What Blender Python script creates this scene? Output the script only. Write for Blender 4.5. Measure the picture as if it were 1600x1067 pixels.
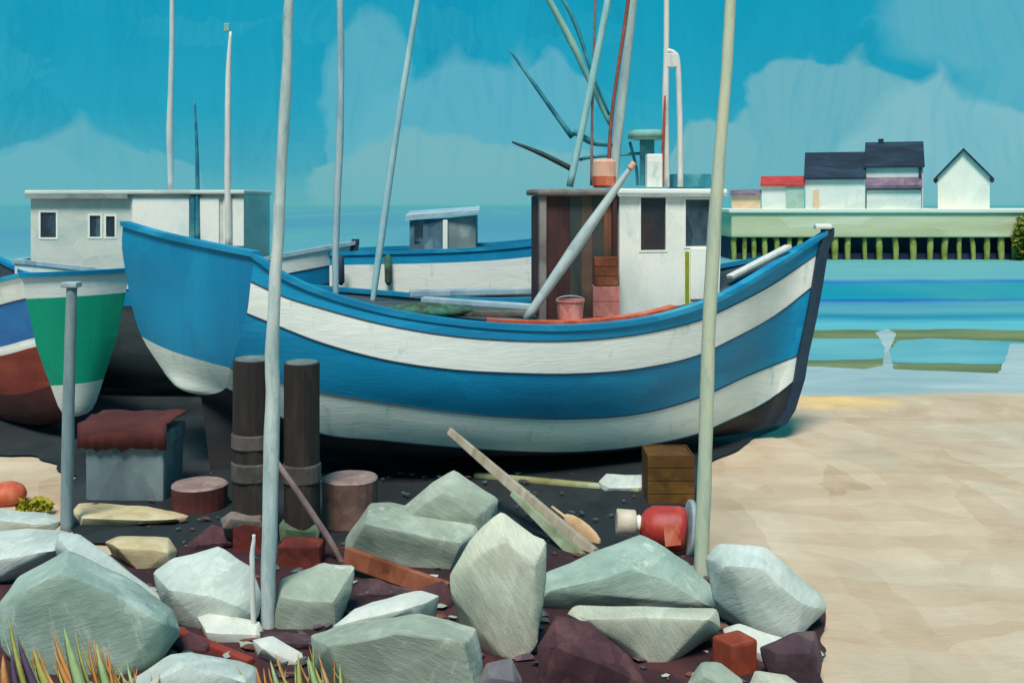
import bpy, bmesh, math, random
import numpy as np
from mathutils import Vector, Matrix, noise as mnoise
R = math.radians
random.seed(7)
sc = bpy.context.scene
for o in list(bpy.data.objects): bpy.data.objects.remove(o)

# ------------------------------------------------------------------ camera, sun, sky
H = 4.3            # eye height (the beach lies at GZ)
GZ = -0.2
F = 1600.0
HY = 320.0
cam_d = bpy.data.cameras.new('camera'); cam = bpy.data.objects.new('camera', cam_d)
sc.collection.objects.link(cam); sc.camera = cam
cam.location = (0, 0, H); cam.rotation_euler = (R(90), 0, 0)
cam_d.sensor_width = 36; cam_d.lens = 36; cam_d.shift_y = -213.5/1600
cam_d.clip_start = 0.1; cam_d.clip_end = 9000
sc.view_settings.view_transform = 'Standard'; sc.view_settings.look = 'None'
sc.view_settings.exposure = 0; sc.view_settings.gamma = 1

SUN_DIR = Vector((-0.10, -0.54, 0.93)).normalized()     # towards the sun
sun_d = bpy.data.lights.new('sun', 'SUN'); sun = bpy.data.objects.new('sun', sun_d)
sc.collection.objects.link(sun)
sun_d.energy = 4.05; sun_d.angle = R(18); sun_d.color = (1.0, 0.94, 0.87)
sun.rotation_euler = SUN_DIR.to_track_quat('Z', 'Y').to_euler()
sun.location = (-10, -10, 30)

def lin(c):
    if isinstance(c, str):
        c = c.lstrip('#'); c = [int(c[i:i+2], 16)/255 for i in (0, 2, 4)]
    return tuple((x/12.92 if x <= 0.04045 else ((x+0.055)/1.055)**2.4) for x in c)
def lin4(c): return lin(c)+(1.0,)

class NT:
    """tiny node helper"""
    def __init__(s, tree): s.t = tree; s.l = tree.links
    def n(s, typ, **kw):
        nd = s.t.nodes.new(typ)
        for k, v in kw.items():
            if k.startswith('i_'): nd.inputs[k[2:].replace('_', ' ')].default_value = v
            else: setattr(nd, k, v)
        return nd
    def link(s, a, b): s.l.new(a, b)
    def setin(s, inp, v):
        if hasattr(v, 'is_output') or isinstance(v, bpy.types.NodeSocket): s.l.new(v, inp)
        else: inp.default_value = v
    def math(s, op, a, b=0.0, c=0.0, clamp=False):
        nd = s.t.nodes.new('ShaderNodeMath'); nd.operation = op; nd.use_clamp = clamp
        s.setin(nd.inputs[0], a); s.setin(nd.inputs[1], b); s.setin(nd.inputs[2], c)
        return nd.outputs[0]
    def mix(s, f, a, b, blend='MIX'):
        nd = s.t.nodes.new('ShaderNodeMix'); nd.data_type = 'RGBA'; nd.blend_type = blend
        s.setin(nd.inputs['Factor'], f); s.setin(nd.inputs['A'], a); s.setin(nd.inputs['B'], b)
        return nd.outputs['Result']
    def noise(s, vec, scale, detail=3, rough=0.55, dist=0.0, out='Fac'):
        nd = s.t.nodes.new('ShaderNodeTexNoise')
        if vec is not None: s.l.new(vec, nd.inputs['Vector'])
        nd.inputs['Scale'].default_value = scale; nd.inputs['Detail'].default_value = detail
        nd.inputs['Roughness'].default_value = rough; nd.inputs['Distortion'].default_value = dist
        return nd.outputs[out]
    def vor(s, vec, scale, out='Color', smooth=False):
        nd = s.t.nodes.new('ShaderNodeTexVoronoi')
        s.l.new(vec, nd.inputs['Vector']); nd.inputs['Scale'].default_value = scale
        return nd.outputs[out]
    def ramp(s, fac, stops, interp='LINEAR'):
        nd = s.t.nodes.new('ShaderNodeValToRGB'); cr = nd.color_ramp; cr.interpolation = interp
        while len(cr.elements) > 1: cr.elements.remove(cr.elements[-1])
        cr.elements[0].position = stops[0][0]; cr.elements[0].color = stops[0][1]
        for p, c in stops[1:]:
            e = cr.elements.new(p); e.color = c
        s.l.new(fac, nd.inputs[0]); return nd.outputs[0]
    def mapping(s, vec, scale=(1, 1, 1), rot=(0, 0, 0), loc=(0, 0, 0)):
        nd = s.t.nodes.new('ShaderNodeMapping')
        s.l.new(vec, nd.inputs['Vector']); nd.inputs['Scale'].default_value = scale
        nd.inputs['Rotation'].default_value = rot; nd.inputs['Location'].default_value = loc
        return nd.outputs[0]
    def warp(s, vec, scale, amt):
        nz = s.noise(vec, scale, 2, out='Color')
        a = s.t.nodes.new('ShaderNodeVectorMath'); a.operation = 'SUBTRACT'
        s.l.new(nz, a.inputs[0]); a.inputs[1].default_value = (0.5, 0.5, 0.5)
        b = s.t.nodes.new('ShaderNodeVectorMath'); b.operation = 'SCALE'
        s.l.new(a.outputs[0], b.inputs[0]); b.inputs['Scale'].default_value = amt
        c = s.t.nodes.new('ShaderNodeVectorMath'); c.operation = 'ADD'
        s.l.new(vec, c.inputs[0]); s.l.new(b.outputs[0], c.inputs[1]); return c.outputs[0]

world = bpy.data.worlds.new('World'); sc.world = world; world.use_nodes = True
wt = world.node_tree; wt.nodes.clear(); W = NT(wt)
wout = W.n('ShaderNodeOutputWorld'); wbg = W.n('ShaderNodeBackground')
W.link(wbg.outputs[0], wout.inputs[0]); wbg.inputs['Strength'].default_value = 0.1
tc = W.n('ShaderNodeTexCoord').outputs['Generated']
sep = W.n('ShaderNodeSeparateXYZ'); W.link(tc, sep.inputs[0])
az = W.math('ARCTAN2', sep.outputs[0], sep.outputs[1])
el = W.math('ARCSINE', sep.outputs[2])
comb = W.n('ShaderNodeCombineXYZ'); W.link(az, comb.inputs[0]); W.link(el, comb.inputs[1])
ae = comb.outputs[0]
# brushy unevenness of the air itself: large soft strokes
wv = W.warp(ae, 5.0, 0.10)
wv2 = W.warp(W.warp(wv, 22.0, 0.030), 70.0, 0.008)
sky = W.n('ShaderNodeTexSky'); sky.sky_type = 'NISHITA'; sky.sun_disc = False
sky.sun_elevation = math.asin(SUN_DIR.z); sky.sun_rotation = math.atan2(SUN_DIR.x, SUN_DIR.y)
K = 10.0
def k4(c, k=K): l = lin(c); return (l[0]*k, l[1]*k, l[2]*k, 1)
grad = W.ramp(W.math('MULTIPLY', el, 1/0.40), [(0.0, k4('#64acb8')), (0.05, k4('#52a8ba')), (0.22, k4('#209fbc')),
      (0.5, k4('#0499ba')), (1.0, k4('#0092b4'))])
st = W.noise(W.mapping(wv2, (3.5, 1.0, 1)), 9.0, 5, 0.62)
grad = W.mix(W.math('MULTIPLY_ADD', st, 0.9, -0.25, clamp=True), grad, W.mix(0.5, grad, k4('#2fa6c4')))
stl = W.noise(W.mapping(wv, (40, 4.0, 1)), 3.0, 3, 0.6)
grad = W.mix(W.math('MULTIPLY_ADD', stl, 0.7, -0.25, clamp=True), grad, W.mix(0.6, grad, k4('#047c9e')))
for rot_, sc_, c_, am_ in ((.7, (5, 14, 1), '#3aa9c2', .5), (-.5, (16, 5, 1), '#0483a6', .45)):
    vc = W.vor(W.mapping(W.warp(wv2, 60.0, .012), sc_, (0, 0, rot_)), 1.6)
    vs_ = W.n('ShaderNodeSeparateColor'); W.link(vc, vs_.inputs[0])
    dry = W.noise(W.mapping(wv2, (60, 5, 1), (0, 0, rot_)), 4.0, 3, .6)
    fm = W.math('MULTIPLY', W.math('MULTIPLY_ADD', vs_.outputs[0], 2.4, -1.3, clamp=True), W.math('MULTIPLY_ADD', dry, 2.2, -.6, clamp=True))
    grad = W.mix(W.math('MULTIPLY', fm, am_), grad, k4(c_))
ws = W.n('ShaderNodeSeparateXYZ'); W.link(wv2, ws.inputs[0])
def ellipse(px, py, rx, ry, rot=0.0, soft=0.2, dia=False):
    a = math.atan((px-800)/F); e = math.atan((HY-py)/F*math.cos(a))
    dx = W.math('SUBTRACT', ws.outputs[0], a); dy = W.math('SUBTRACT', ws.outputs[1], e)
    c, s_ = math.cos(R(rot)), math.sin(R(rot))
    X = W.math('MULTIPLY', W.math('ADD', W.math('MULTIPLY', dx, c), W.math('MULTIPLY', dy, s_)), F/rx)
    Y = W.math('MULTIPLY', W.math('SUBTRACT', W.math('MULTIPLY', dy, c), W.math('MULTIPLY', dx, s_)), F/ry)
    d = W.math('ADD', W.math('MULTIPLY', X, X), W.math('MULTIPLY', Y, Y)) if not dia else W.math('ADD', W.math('ABSOLUTE', X), W.math('ABSOLUTE', Y))
    return W.math('MULTIPLY', W.math('SUBTRACT', 1.0, d), 1/soft, clamp=True)
def layer(col, ells, c, amt):
    m = None
    for e in ells:
        v = ellipse(*e); m = v if m is None else W.math('MAXIMUM', m, v)
    br = W.math('MULTIPLY', W.math('MULTIPLY_ADD', stl, 1.2, 0.38, clamp=True), W.math('MULTIPLY_ADD', st, 1.2, 0.42, clamp=True))
    return W.mix(W.math('MULTIPLY', W.math('MULTIPLY', m, br), amt), col, k4(c))
col = grad
col = layer(col, [(585, 190, 62, 165, 0, .3), (1490, 30, 130, 85, 0, .6), (1590, 60, 110, 180, 0, .7)], '#66b4c4', .7)
col = layer(col, [(745, 215, 135, 132, -14), (700, 240, 170, 180, 0, .22, True), (790, 250, 190, 190, -10, .22, True), (868, 160, 60, 82, -10), (40, 300, 90, 70)], '#62b0c4', .85)
col = layer(col, [(145, 300, 150, 108, 0, .22, True), (70, 290, 90, 50), (225, 290, 90, 45, 0)], '#6ab2c0', .8)
col = layer(col, [(720, 285, 190, 78, -5), (600, 300, 120, 60), (1105, 240, 70, 78), (835, 300, 120, 60)], '#78b4bc', .9)
col = layer(col, [(1300, 215, 150, 98, -3), (1245, 230, 150, 135, 0, .22, True), (1330, 230, 130, 140, 0, .22, True), (1210, 240, 130, 90), (1235, 150, 60, 50)], '#72b2bf', .9)
col = layer(col, [(1455, 270, 170, 165, 4, .18, True), (1490, 270, 120, 110, 0), (1560, 260, 120, 90)], '#84bdc8', .85)
# more cloud of the same kind round the rest of the sky
nz = W.noise(W.mapping(tc, (1, 1, 2.6)), 3.2, 4, 0.5)
out_m = W.math('MULTIPLY', W.math('MULTIPLY_ADD', nz, 6.0, -3.3, clamp=True), W.math('MULTIPLY_ADD', W.math('ABSOLUTE', az), 4.0, -2.4, clamp=True))
col = W.mix(W.math('MULTIPLY', out_m, 0.7), col, k4('#62aec2'))
# low pale bank and the greenish line over the sea
bank = W.math('MULTIPLY_ADD', W.math('ABSOLUTE', W.math('ADD', el, -0.012)), -45.0, 1.0, clamp=True)
col = W.mix(W.math('MULTIPLY', bank, 0.45), col, k4('#6ab4c0'))
gl = W.math('MULTIPLY_ADD', W.math('ABSOLUTE', el), -180.0, 1.0, clamp=True)
col = W.mix(W.math('MULTIPLY', gl, 0.5), col, k4('#5cbab0'))
# below the horizon the world is only ever seen by bounced light
col = W.mix(W.math('MULTIPLY_ADD', el, -60.0, -0.3, clamp=True), col, k4('#7f9a98'))
tint = W.mix(1.0, sky.outputs[0], (0.25, 1.0, 1.0, 1), 'MULTIPLY')
col = W.mix(0.05, col, tint)
W.link(col, wbg.inputs['Color'])

# ------------------------------------------------------------------ object helpers
C = sc.collection
def tagp(o, label=None, cat=None, group=None, kind=None):
    if label: o['label'] = label
    if cat: o['category'] = cat
    if group: o['group'] = group
    if kind: o['kind'] = kind
    return o
def root(name, loc, label, cat, group=None):
    o = bpy.data.objects.new(name, None); C.objects.link(o); o.location = loc
    o.empty_display_size = 0.2
    return tagp(o, label, cat, group)
ORG = {}
def worldloc(p):
    v = Vector((0, 0, 0))
    while p is not None: v += p.location; p = p.parent
    return v
def mesh(name, verts, faces, mat, parent=None, smooth=False, mats=None, mi=None, kind=None, label=None, recalc=True):
    """verts in world metres; stored relative to the parent"""
    off = worldloc(parent) if parent is not None else Vector((0, 0, 0))
    me = bpy.data.meshes.new(name)
    me.from_pydata([tuple(Vector(v)-off) for v in verts], [], faces)
    for m in (mats or [mat]): me.materials.append(m)
    if mi is not None: me.polygons.foreach_set('material_index', mi)
    if recalc:
        bm = bmesh.new(); bm.from_mesh(me); bmesh.ops.recalc_face_normals(bm, faces=bm.faces); bm.to_mesh(me); bm.free()
    if smooth: me.polygons.foreach_set('use_smooth', [True]*len(me.polygons))
    me.update()
    o = bpy.data.objects.new(name, me); C.objects.link(o)
    if parent is not None: o.parent = parent
    return tagp(o, label=label, kind=kind)
def setorigin(o):
    """move a top-level mesh's origin to the middle of its base"""
    me = o.data; vs = [v.co for v in me.vertices]
    lo = [min(v[i] for v in vs) for i in range(3)]; hi = [max(v[i] for v in vs) for i in range(3)]
    p = Vector(((lo[0]+hi[0])/2, (lo[1]+hi[1])/2, lo[2]))
    for v in me.vertices: v.co -= p
    o.location = p; return o

def P(px, py, D): return Vector(((px-800)*D/F, D, H-(py-HY)*D/F))
def GD(py, z=GZ): return (H-z)*F/(py-HY)          # distance at which level z shows at row py
def ZY(py, D): return H-(py-HY)*D/F

def bevel_mesh(verts, faces, w, seg=2):
    bm = bmesh.new(); vs = [bm.verts.new(v) for v in verts]
    for f in faces: bm.faces.new([vs[i] for i in f])
    bmesh.ops.recalc_face_normals(bm, faces=bm.faces)
    bmesh.ops.bevel(bm, geom=list(bm.edges), offset=w, segments=seg, affect='EDGES', profile=0.6)
    bm.verts.index_update()
    v = [x.co.copy() for x in bm.verts]; f = [[y.index for y in x.verts] for x in bm.faces]; bm.free()
    return v, f
CUBE = [(0,1,3,2),(4,6,7,5),(0,4,5,1),(2,3,7,6),(0,2,6,4),(1,5,7,3)]
def boxv(x0, x1, y0, y1, z0, z1, M=None, bev=0.0):
    v = [Vector((x, y, z)) for x in (x0, x1) for y in (y0, y1) for z in (z0, z1)]
    f = CUBE
    if bev: v, f = bevel_mesh(v, f, bev)
    if M is not None: v = [M @ p for p in v]
    return v, [list(a) for a in f]
class MB:
    def __init__(s): s.v = []; s.f = []
    def add(s, vf):
        n = len(s.v); s.v += list(vf[0]); s.f += [[i+n for i in f] for f in vf[1]]; return s
    def box(s, *a, **k): return s.add(boxv(*a, **k))
    def tube(s, *a, **k): return s.add(tubev(*a, **k))
    def make(s, name, mat, parent=None, **k): return mesh(name, s.v, s.f, mat, parent, **k)
def tubev(pts, rads, n=10, cap=True):
    pts = [Vector(p) for p in pts]
    if not hasattr(rads, '__len__'): rads = [rads]*len(pts)
    v = []; f = []
    up = None
    for i, p in enumerate(pts):
        d = (pts[min(i+1, len(pts)-1)]-pts[max(i-1, 0)]).normalized()
        if up is None:
            up = d.orthogonal().normalized()
        a = (up - d*up.dot(d)).normalized(); up = a; b = d.cross(a)
        for k in range(n):
            t = 2*math.pi*k/n; v.append(p+(a*math.cos(t)+b*math.sin(t))*rads[i])
    for i in range(len(pts)-1):
        for k in range(n):
            f.append([i*n+k, i*n+(k+1) % n, (i+1)*n+(k+1) % n, (i+1)*n+k])
    if cap:
        f.append(list(range(n))); f.append([(len(pts)-1)*n+k for k in range(n)])
    return v, f
def dense(pts, rads, sub=6, wob=0.0, seed=0):
    """resample a polyline smoothly, with a little hand-hewn wobble"""
    pts = [Vector(p) for p in pts]; out = []; ro = []
    for i in range(len(pts)-1):
        p0 = pts[max(i-1, 0)]; p1 = pts[i]; p2 = pts[i+1]; p3 = pts[min(i+2, len(pts)-1)]
        for k in range(sub):
            t = k/sub
            q = 0.5*((2*p1)+(p2-p0)*t+(2*p0-5*p1+4*p2-p3)*t*t+(3*p1-p0-3*p2+p3)*t**3)
            out.append(q); ro.append(rads[i]*(1-t)+rads[i+1]*t)
    out.append(pts[-1]); ro.append(rads[-1])
    if wob:
        for i, q in enumerate(out):
            w = mnoise.noise_vector(Vector((i*0.35, seed*7.3, 1.7)))
            out[i] = q+Vector((w.x, w.y, 0))*wob; ro[i] *= 1+0.12*w.z
    return out, ro
def cr(xs, ys, x):
    """smooth interpolation (finite-difference hermite)"""
    xs = list(xs); ys = list(ys)
    if x <= xs[0]: return ys[0]
    if x >= xs[-1]: return ys[-1]
    i = max(k for k in range(len(xs)-1) if xs[k] <= x)
    def sl(k):
        if k == 0: return (ys[1]-ys[0])/(xs[1]-xs[0])
        if k == len(xs)-1: return (ys[-1]-ys[-2])/(xs[-1]-xs[-2])
        return 0.5*((ys[k+1]-ys[k])/(xs[k+1]-xs[k])+(ys[k]-ys[k-1])/(xs[k]-xs[k-1]))
    h = xs[i+1]-xs[i]; t = (x-xs[i])/h
    return (ys[i]*(2*t**3-3*t*t+1)+h*sl(i)*(t**3-2*t*t+t)+ys[i+1]*(-2*t**3+3*t*t)+h*sl(i+1)*(t**3-t*t))

# ------------------------------------------------------------------ materials
MC = {}
def paint(name, cols, scale=(1.0, 1.0, 1.0), size=2.0, rough=0.55, spec=0.35, bump=0.25, bristle=0.16, rot=(0, 0, 0),
          grain=(1.0, 1.0, 14.0), warp=0.25, stain_or_light=None, patch=0.3):
    """hand-laid, weathered coat: broad uneven strokes of two or three tones, bristle lines along one axis"""
    if name in MC: return MC[name]
    m = bpy.data.materials.new(name); m.use_nodes = True; MC[name] = m
    t = m.node_tree; t.nodes.clear(); N = NT(t)
    out = N.n('ShaderNodeOutputMaterial'); b = N.n('ShaderNodeBsdfPrincipled'); N.link(b.outputs[0], out.inputs[0])
    b.inputs['Roughness'].default_value = rough; b.inputs['Specular IOR Level'].default_value = spec
    co = N.n('ShaderNodeTexCoord').outputs['Object']
    if any(rot): co = N.mapping(co, rot=tuple(R(a) for a in rot))
    w = N.warp(co, 1.4/size, warp*size)
    big = N.noise(N.mapping(w, scale), 1.0/size, 3, 0.6)
    cell = N.vor(N.mapping(N.warp(w, 9/size, 0.08*size), scale), 2.2/size)
    cs = N.n('ShaderNodeSeparateColor'); N.link(cell, cs.inputs[0])
    f = N.math('ADD', N.math('MULTIPLY', big, 1.0-patch*0.6), N.math('MULTIPLY', cs.outputs[0], patch*0.6))
    n = len(cols)
    c = N.ramp(f, [(0.28+0.42*i/max(n-1, 1), lin4(x)) for i, x in enumerate(cols)])
    bv = N.mapping(w, tuple(g*s for g, s in zip(grain, (1, 1, 1))))
    br = N.noise(bv, 9.0/max(size, .3), 4, 0.7)
    hsv = N.n('ShaderNodeHueSaturation'); N.link(c, hsv.inputs['Color'])
    N.link(N.math('MULTIPLY_ADD', br, bristle*2, 1-bristle), hsv.inputs['Value'])
    c = hsv.outputs[0]
    if stain_or_light:  # besides stains, carries highlights and reflections put into the colour
        sv = N.noise(N.mapping(w, (2.2, 2.2, .5)), 2.0/size, 5, 0.7)
        c = N.mix(N.math('MULTIPLY', N.math('MULTIPLY_ADD', sv, 8.0, -4.7, clamp=True), stain_or_light[1]), c, lin4(stain_or_light[0]))
    N.link(c, b.inputs['Base Color'])
    bp = N.n('ShaderNodeBump'); bp.inputs['Strength'].default_value = bump; bp.inputs['Distance'].default_value = 0.02
    fine = N.noise(co, 60.0, 2, 0.6)
    N.link(N.math('ADD', N.math('MULTIPLY', br, 1.0), N.math('MULTIPLY', fine, 0.35)), bp.inputs['Height'])
    N.link(bp.outputs[0], b.inputs['Normal'])
    return m
LG = (1.0, 1.0, 12.0)   # strokes run level
VG = (9.0, 9.0, 0.7)    # strokes run upright
blue   = paint('hull_blue', ['#01749c', '#0486b2', '#1296be'], (.35, .35, 1.6), 1.6, grain=(0.35, 0.35, 6), stain_or_light=('#086080', .35), bristle=.24, bump=.3)
blue2  = paint('transom_blue', ['#01709a', '#047ba4', '#1088b0'], (1.2, 1.2, .4), 1.6, grain=VG, stain_or_light=('#0a6c90', .3), bristle=.24, bump=.3)
railb  = paint('rail_blue', ['#06709a', '#0a80aa', '#2f9cbc'], (.5, .5, 2), 1.0, grain=LG)
white  = paint('hull_white', ['#d6dbd2', '#e8e8de', '#f2efe4'], (.35, .35, 1.4), 1.4, grain=(0.35, 0.35, 6), stain_or_light=('#98b8b0', .75), bristle=.24, bump=.3)  # green-grey patches are reflections painted into the white
whiteb = paint('boot_white', ['#bfd6cc', '#e0e3d8', '#ece9de'], (.35, .35, 1.4), 1.5, grain=(0.35, 0.35, 6), stain_or_light=('#96bab2', .65), bristle=.24, bump=.3)
cabw   = paint('cabin_white', ['#d6ddd4', '#eeece0', '#f6f0e2'], (1, 1, .7), 0.9, grain=(5, 5, .8), stain_or_light=('#a8c6c2', .45))
cabw2  = paint('cabin_white_level', ['#b0beb4', '#cfd2c6', '#dcdacd'], (.7, .7, 1.2), 1.1, grain=(1, 1, 9), stain_or_light=('#9fb6b4', .5))
dark   = paint('bottom_tar', ['#1d2229', '#272c32', '#3a3431'], (.5, .5, 1.5), 1.2, grain=(0.7, 0.7, 10), rough=.75)
outl   = paint('strake_dark', ['#1a2c3c', '#22384a', '#2c3f4a'], size=.8, rough=.6)
green  = paint('transom_green', ['#079070', '#0a9c78', '#18ac84'], (1.2, 1.2, .4), 1.3, grain=VG)
red    = paint('antifoul_red', ['#6d2420', '#8c3329', '#a04a35'], (.4, .4, 1.6), 1.0, grain=LG, rough=.7)
maroon = paint('maroon', ['#3c1a1c', '#4d2222', '#6a3029'], (.5, .5, 1.5), .8, grain=LG, rough=.8)
brown  = paint('shelter_brown', ['#33201f', '#44292a', '#57332f'], (1, 1, .5), .8, grain=(9, 9, .7), rough=.7, stain_or_light=('#24404a', .5))
taupe  = paint('taupe_wood', ['#685b58', '#7d716d', '#968a84'], (1, 1, 1), .6, grain=LG, rough=.75)
deckm  = paint('deck_planks', ['#26303a', '#34434c', '#4a565a'], (.5, 1.6, 1), .8, grain=(1, 10, 1), rough=.75)
deckg  = paint('deck_grey', ['#7d97a4', '#9db4bc', '#b5c3c4'], size=.6, grain=LG)
orange = paint('orange_paint', ['#a8452c', '#cb6041', '#dd8468'], (1, 1, .6), .3, grain=(6, 6, 1), rough=.5)
pink   = paint('pink_crate', ['#b3655a', '#cf8278', '#dd9c90'], (1, 1, .6), .3, grain=(6, 6, 1), rough=.6)
rust   = paint('rust_wood', ['#5a2c1f', '#85492d', '#a26248'], (1, 1, .6), .4, grain=(6, 6, 1), rough=.8)
peach  = paint('peach_paint', ['#d89a80', '#e0ad93', '#e8bfa6'], size=.4)
olive  = paint('olive_paint', ['#6f7d14', '#8b9a1e', '#9fab3c'], size=.5, grain=VG)
gwood  = paint('pole_grey', ['#9cb6b6', '#bccbc6', '#d0d8d0'], (3, 3, .5), .5, grain=(20, 20, .6), bump=.4, stain_or_light=('#4f7685', .55))
gwood2 = paint('pole_blue_grey', ['#8aaab4', '#a6bdc2', '#bccac8'], (3, 3, .5), .5, grain=(20, 20, .6), bump=.4, stain_or_light=('#52789a', .5))
cwood  = paint('pole_cream', ['#aab9a6', '#c3c8ac', '#d0cdae'], (3, 3, .5), .5, grain=(20, 20, .6), bump=.4, stain_or_light=('#84a3a0', .6))
wwood  = paint('pole_white', ['#c8c9c4', '#dcd8cf', '#e8e2d8'], (3, 3, .5), .4, grain=(20, 20, .6), bump=.3)
teald  = paint('spar_teal', ['#1f6178', '#2f7f8e', '#5fa0a0'], size=.5, grain=LG)
greeng = paint('spar_green', ['#5f9c98', '#78aba0', '#93b9a8'], size=.5, grain=LG)
redrope= paint('rope_red', ['#6a3c38', '#8a4c42', '#a65a42'], size=.3)
navy   = paint('roof_navy', ['#141f2c', '#1b2a3a', '#2a3f52'], (.4, .4, 2), 2.0, grain=LG, rough=.8)
hwall  = paint('house_white', ['#c0ccc4', '#d6dad0', '#e6e6da'], (.5, .5, 1.5), 2.5, grain=LG, stain_or_light=('#a3b8b4', .4))
hwall2 = paint('house_warm_white', ['#dcdfd0', '#eeecdc', '#f4f0e0'], (1, 1, .6), 2.5, grain=(4, 4, .6))
redroof= paint('roof_red', ['#a32a24', '#bf3a30', '#cc4a3c'], size=1.5)
mauve  = paint('mauve_roof', ['#5a4a5c', '#7a6474', '#9a8490'], size=1.5)
peachw = paint('house_peach', ['#c9a98a', '#dcbd9b', '#e4cbac'], size=1.5)
quayg  = paint('quay_grass', ['#a2a878', '#c0c29c', '#d8d8be'], (.12, .12, 1.5), 3.0, grain=(.3, .3, 6), rough=.9)
quayt  = paint('quay_top', ['#c8cdb8', '#dcdfce', '#e8e8da'], (.12, 1, 1), 3.0, rough=.9)
quayd  = paint('quay_wall_dark', ['#16263c', '#1d2f46', '#2b4257'], (.3, .3, 1), 3.0, rough=.9)
pilem  = paint('pile_green', ['#6a7430', '#8c9446', '#a4a862'], size=.8, grain=VG, rough=.85)
timber = paint('piling_timber', ['#241f1f', '#352d2a', '#493a34'], (2, 2, .4), .7, grain=(14, 14, .6), bump=.6, rough=.85, stain_or_light=('#4a2a24', .5))
ptop   = paint('piling_top', ['#4f5c5c', '#66726f', '#7d8884'], size=.3, rough=.8)
stump  = paint('stump_wood', ['#5f4640', '#7a5c50', '#8d6c5f'], (1, 1, 1), .4, grain=(2, 2, 9), rough=.85, bump=.5)
stumpt = paint('stump_top', ['#77605a', '#8f7770', '#a58b82'], size=.3, rough=.85)
mband  = paint('iron_band', ['#3f3935', '#554c46', '#6a5f58'], size=.4, rough=.7)
brickm = paint('brick_red', ['#4a1c18', '#6a2a22', '#853a2c'], size=.3, grain=LG, rough=.85, bump=.5)
conc   = paint('concrete_grey', ['#4f5b60', '#67757a', '#7b898c'], (1, 1, .6), .7, grain=(5, 5, .8), rough=.85, bump=.5)
plankt = paint('plank_tan', ['#8d8069', '#a79a84', '#bcb0a0'], (2, 2, .5), .6, grain=(12, 12, 1), rough=.8)
plankg = paint('plank_green', ['#6e7350', '#8f9a7c', '#a9b79c'], (1, 1, 1), .5, grain=(2, 8, 8), rough=.85)
mstick = paint('stick_mauve', ['#6e5856', '#87706c', '#9c8680'], size=.4, rough=.85)
tan    = paint('oar_tan', ['#b58f64', '#c8a67c', '#d8bb98'], size=.3, rough=.7)
ochre  = paint('ochre_crate', ['#4a3110', '#5f3f16', '#7a5220'], (1, 1, 1), .5, grain=(4, 4, 1), rough=.85)
redcan = paint('canister_red', ['#922420', '#b43a30', '#c84e3e'], size=.5, rough=.4, spec=.5)
cancap = paint('canister_cap', ['#b9a690', '#cdbba4', '#dacbb8'], size=.2)
zinc   = paint('zinc_grey', ['#8f9ca0', '#aab6b8', '#c2cac8'], size=.3)
glassd = paint('window_dark', ['#1b232b', '#2c2b30', '#4a2f2e'], (1, 1, .5), .5, grain=(10, 10, .8), rough=.2, spec=.5, bump=.05)
glassb = paint('window_blue_dark', ['#1b2836', '#2b3a46', '#506a74'], (1, 1, .5), .5, grain=(10, 10, .8), rough=.2, spec=.5, bump=.05)
cabg   = paint('cabin_grey', ['#5f7479', '#7c8c8c', '#9aa5a2'], (1, 1, .6), .8, grain=(8, 8, .7), rough=.7)
cabgd  = paint('cabin_grey_blue', ['#3e5360', '#557787', '#7b9aa4'], (1, 1, .6), .5, grain=(8, 8, .7), rough=.7)
netm   = paint('net_green', ['#2f4a3e', '#4b5a48', '#3f8a70'], (1, 1, 1), .3, grain=(6, 6, 6), rough=.9, bump=.8)
rocks = [paint('rock_teal', ['#7e9486', '#98aa9c', '#bcc8bc'], (1, 1, 1), 1.5, grain=(.8, .8, 4), rough=.9, bump=.4, patch=.22, bristle=.30, warp=.12, stain_or_light=('#dcdcd0', .7), rot=(0, 20, 0)),  # pale streaks on all four rocks are brush-white highlights put into the colour
         paint('rock_sage', ['#838e7c', '#a0a896', '#ccd0c2'], (1, 1, 1), 1.4, grain=(.8, .8, 4), rough=.9, bump=.4, patch=.22, bristle=.30, warp=.12, stain_or_light=('#dcdcd0', .7), rot=(0, -25, 0)),
         paint('rock_pale', ['#9aa59c', '#bcc4ba', '#dcdcd2'], (1, 1, 1), 1.4, grain=(.8, .8, 4), rough=.9, bump=.4, patch=.22, bristle=.30, warp=.12, stain_or_light=('#dcdcd0', .7), rot=(0, 35, 0)),
         paint('rock_warm', ['#9c9f8a', '#c0c0aa', '#dcdac6'], (1, 1, 1), 1.4, grain=(7, 1, 1), rough=.9, bump=.4, patch=.22, bristle=.30, warp=.12, stain_or_light=('#dcdcd0', .7), rot=(0, 30, 0))]
slabm  = paint('cream_stone', ['#b59f78', '#cdb98f', '#dccaa4'], (1, 1, 1), .6, grain=(1, 8, 8), rough=.9, bump=.4)

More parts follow.
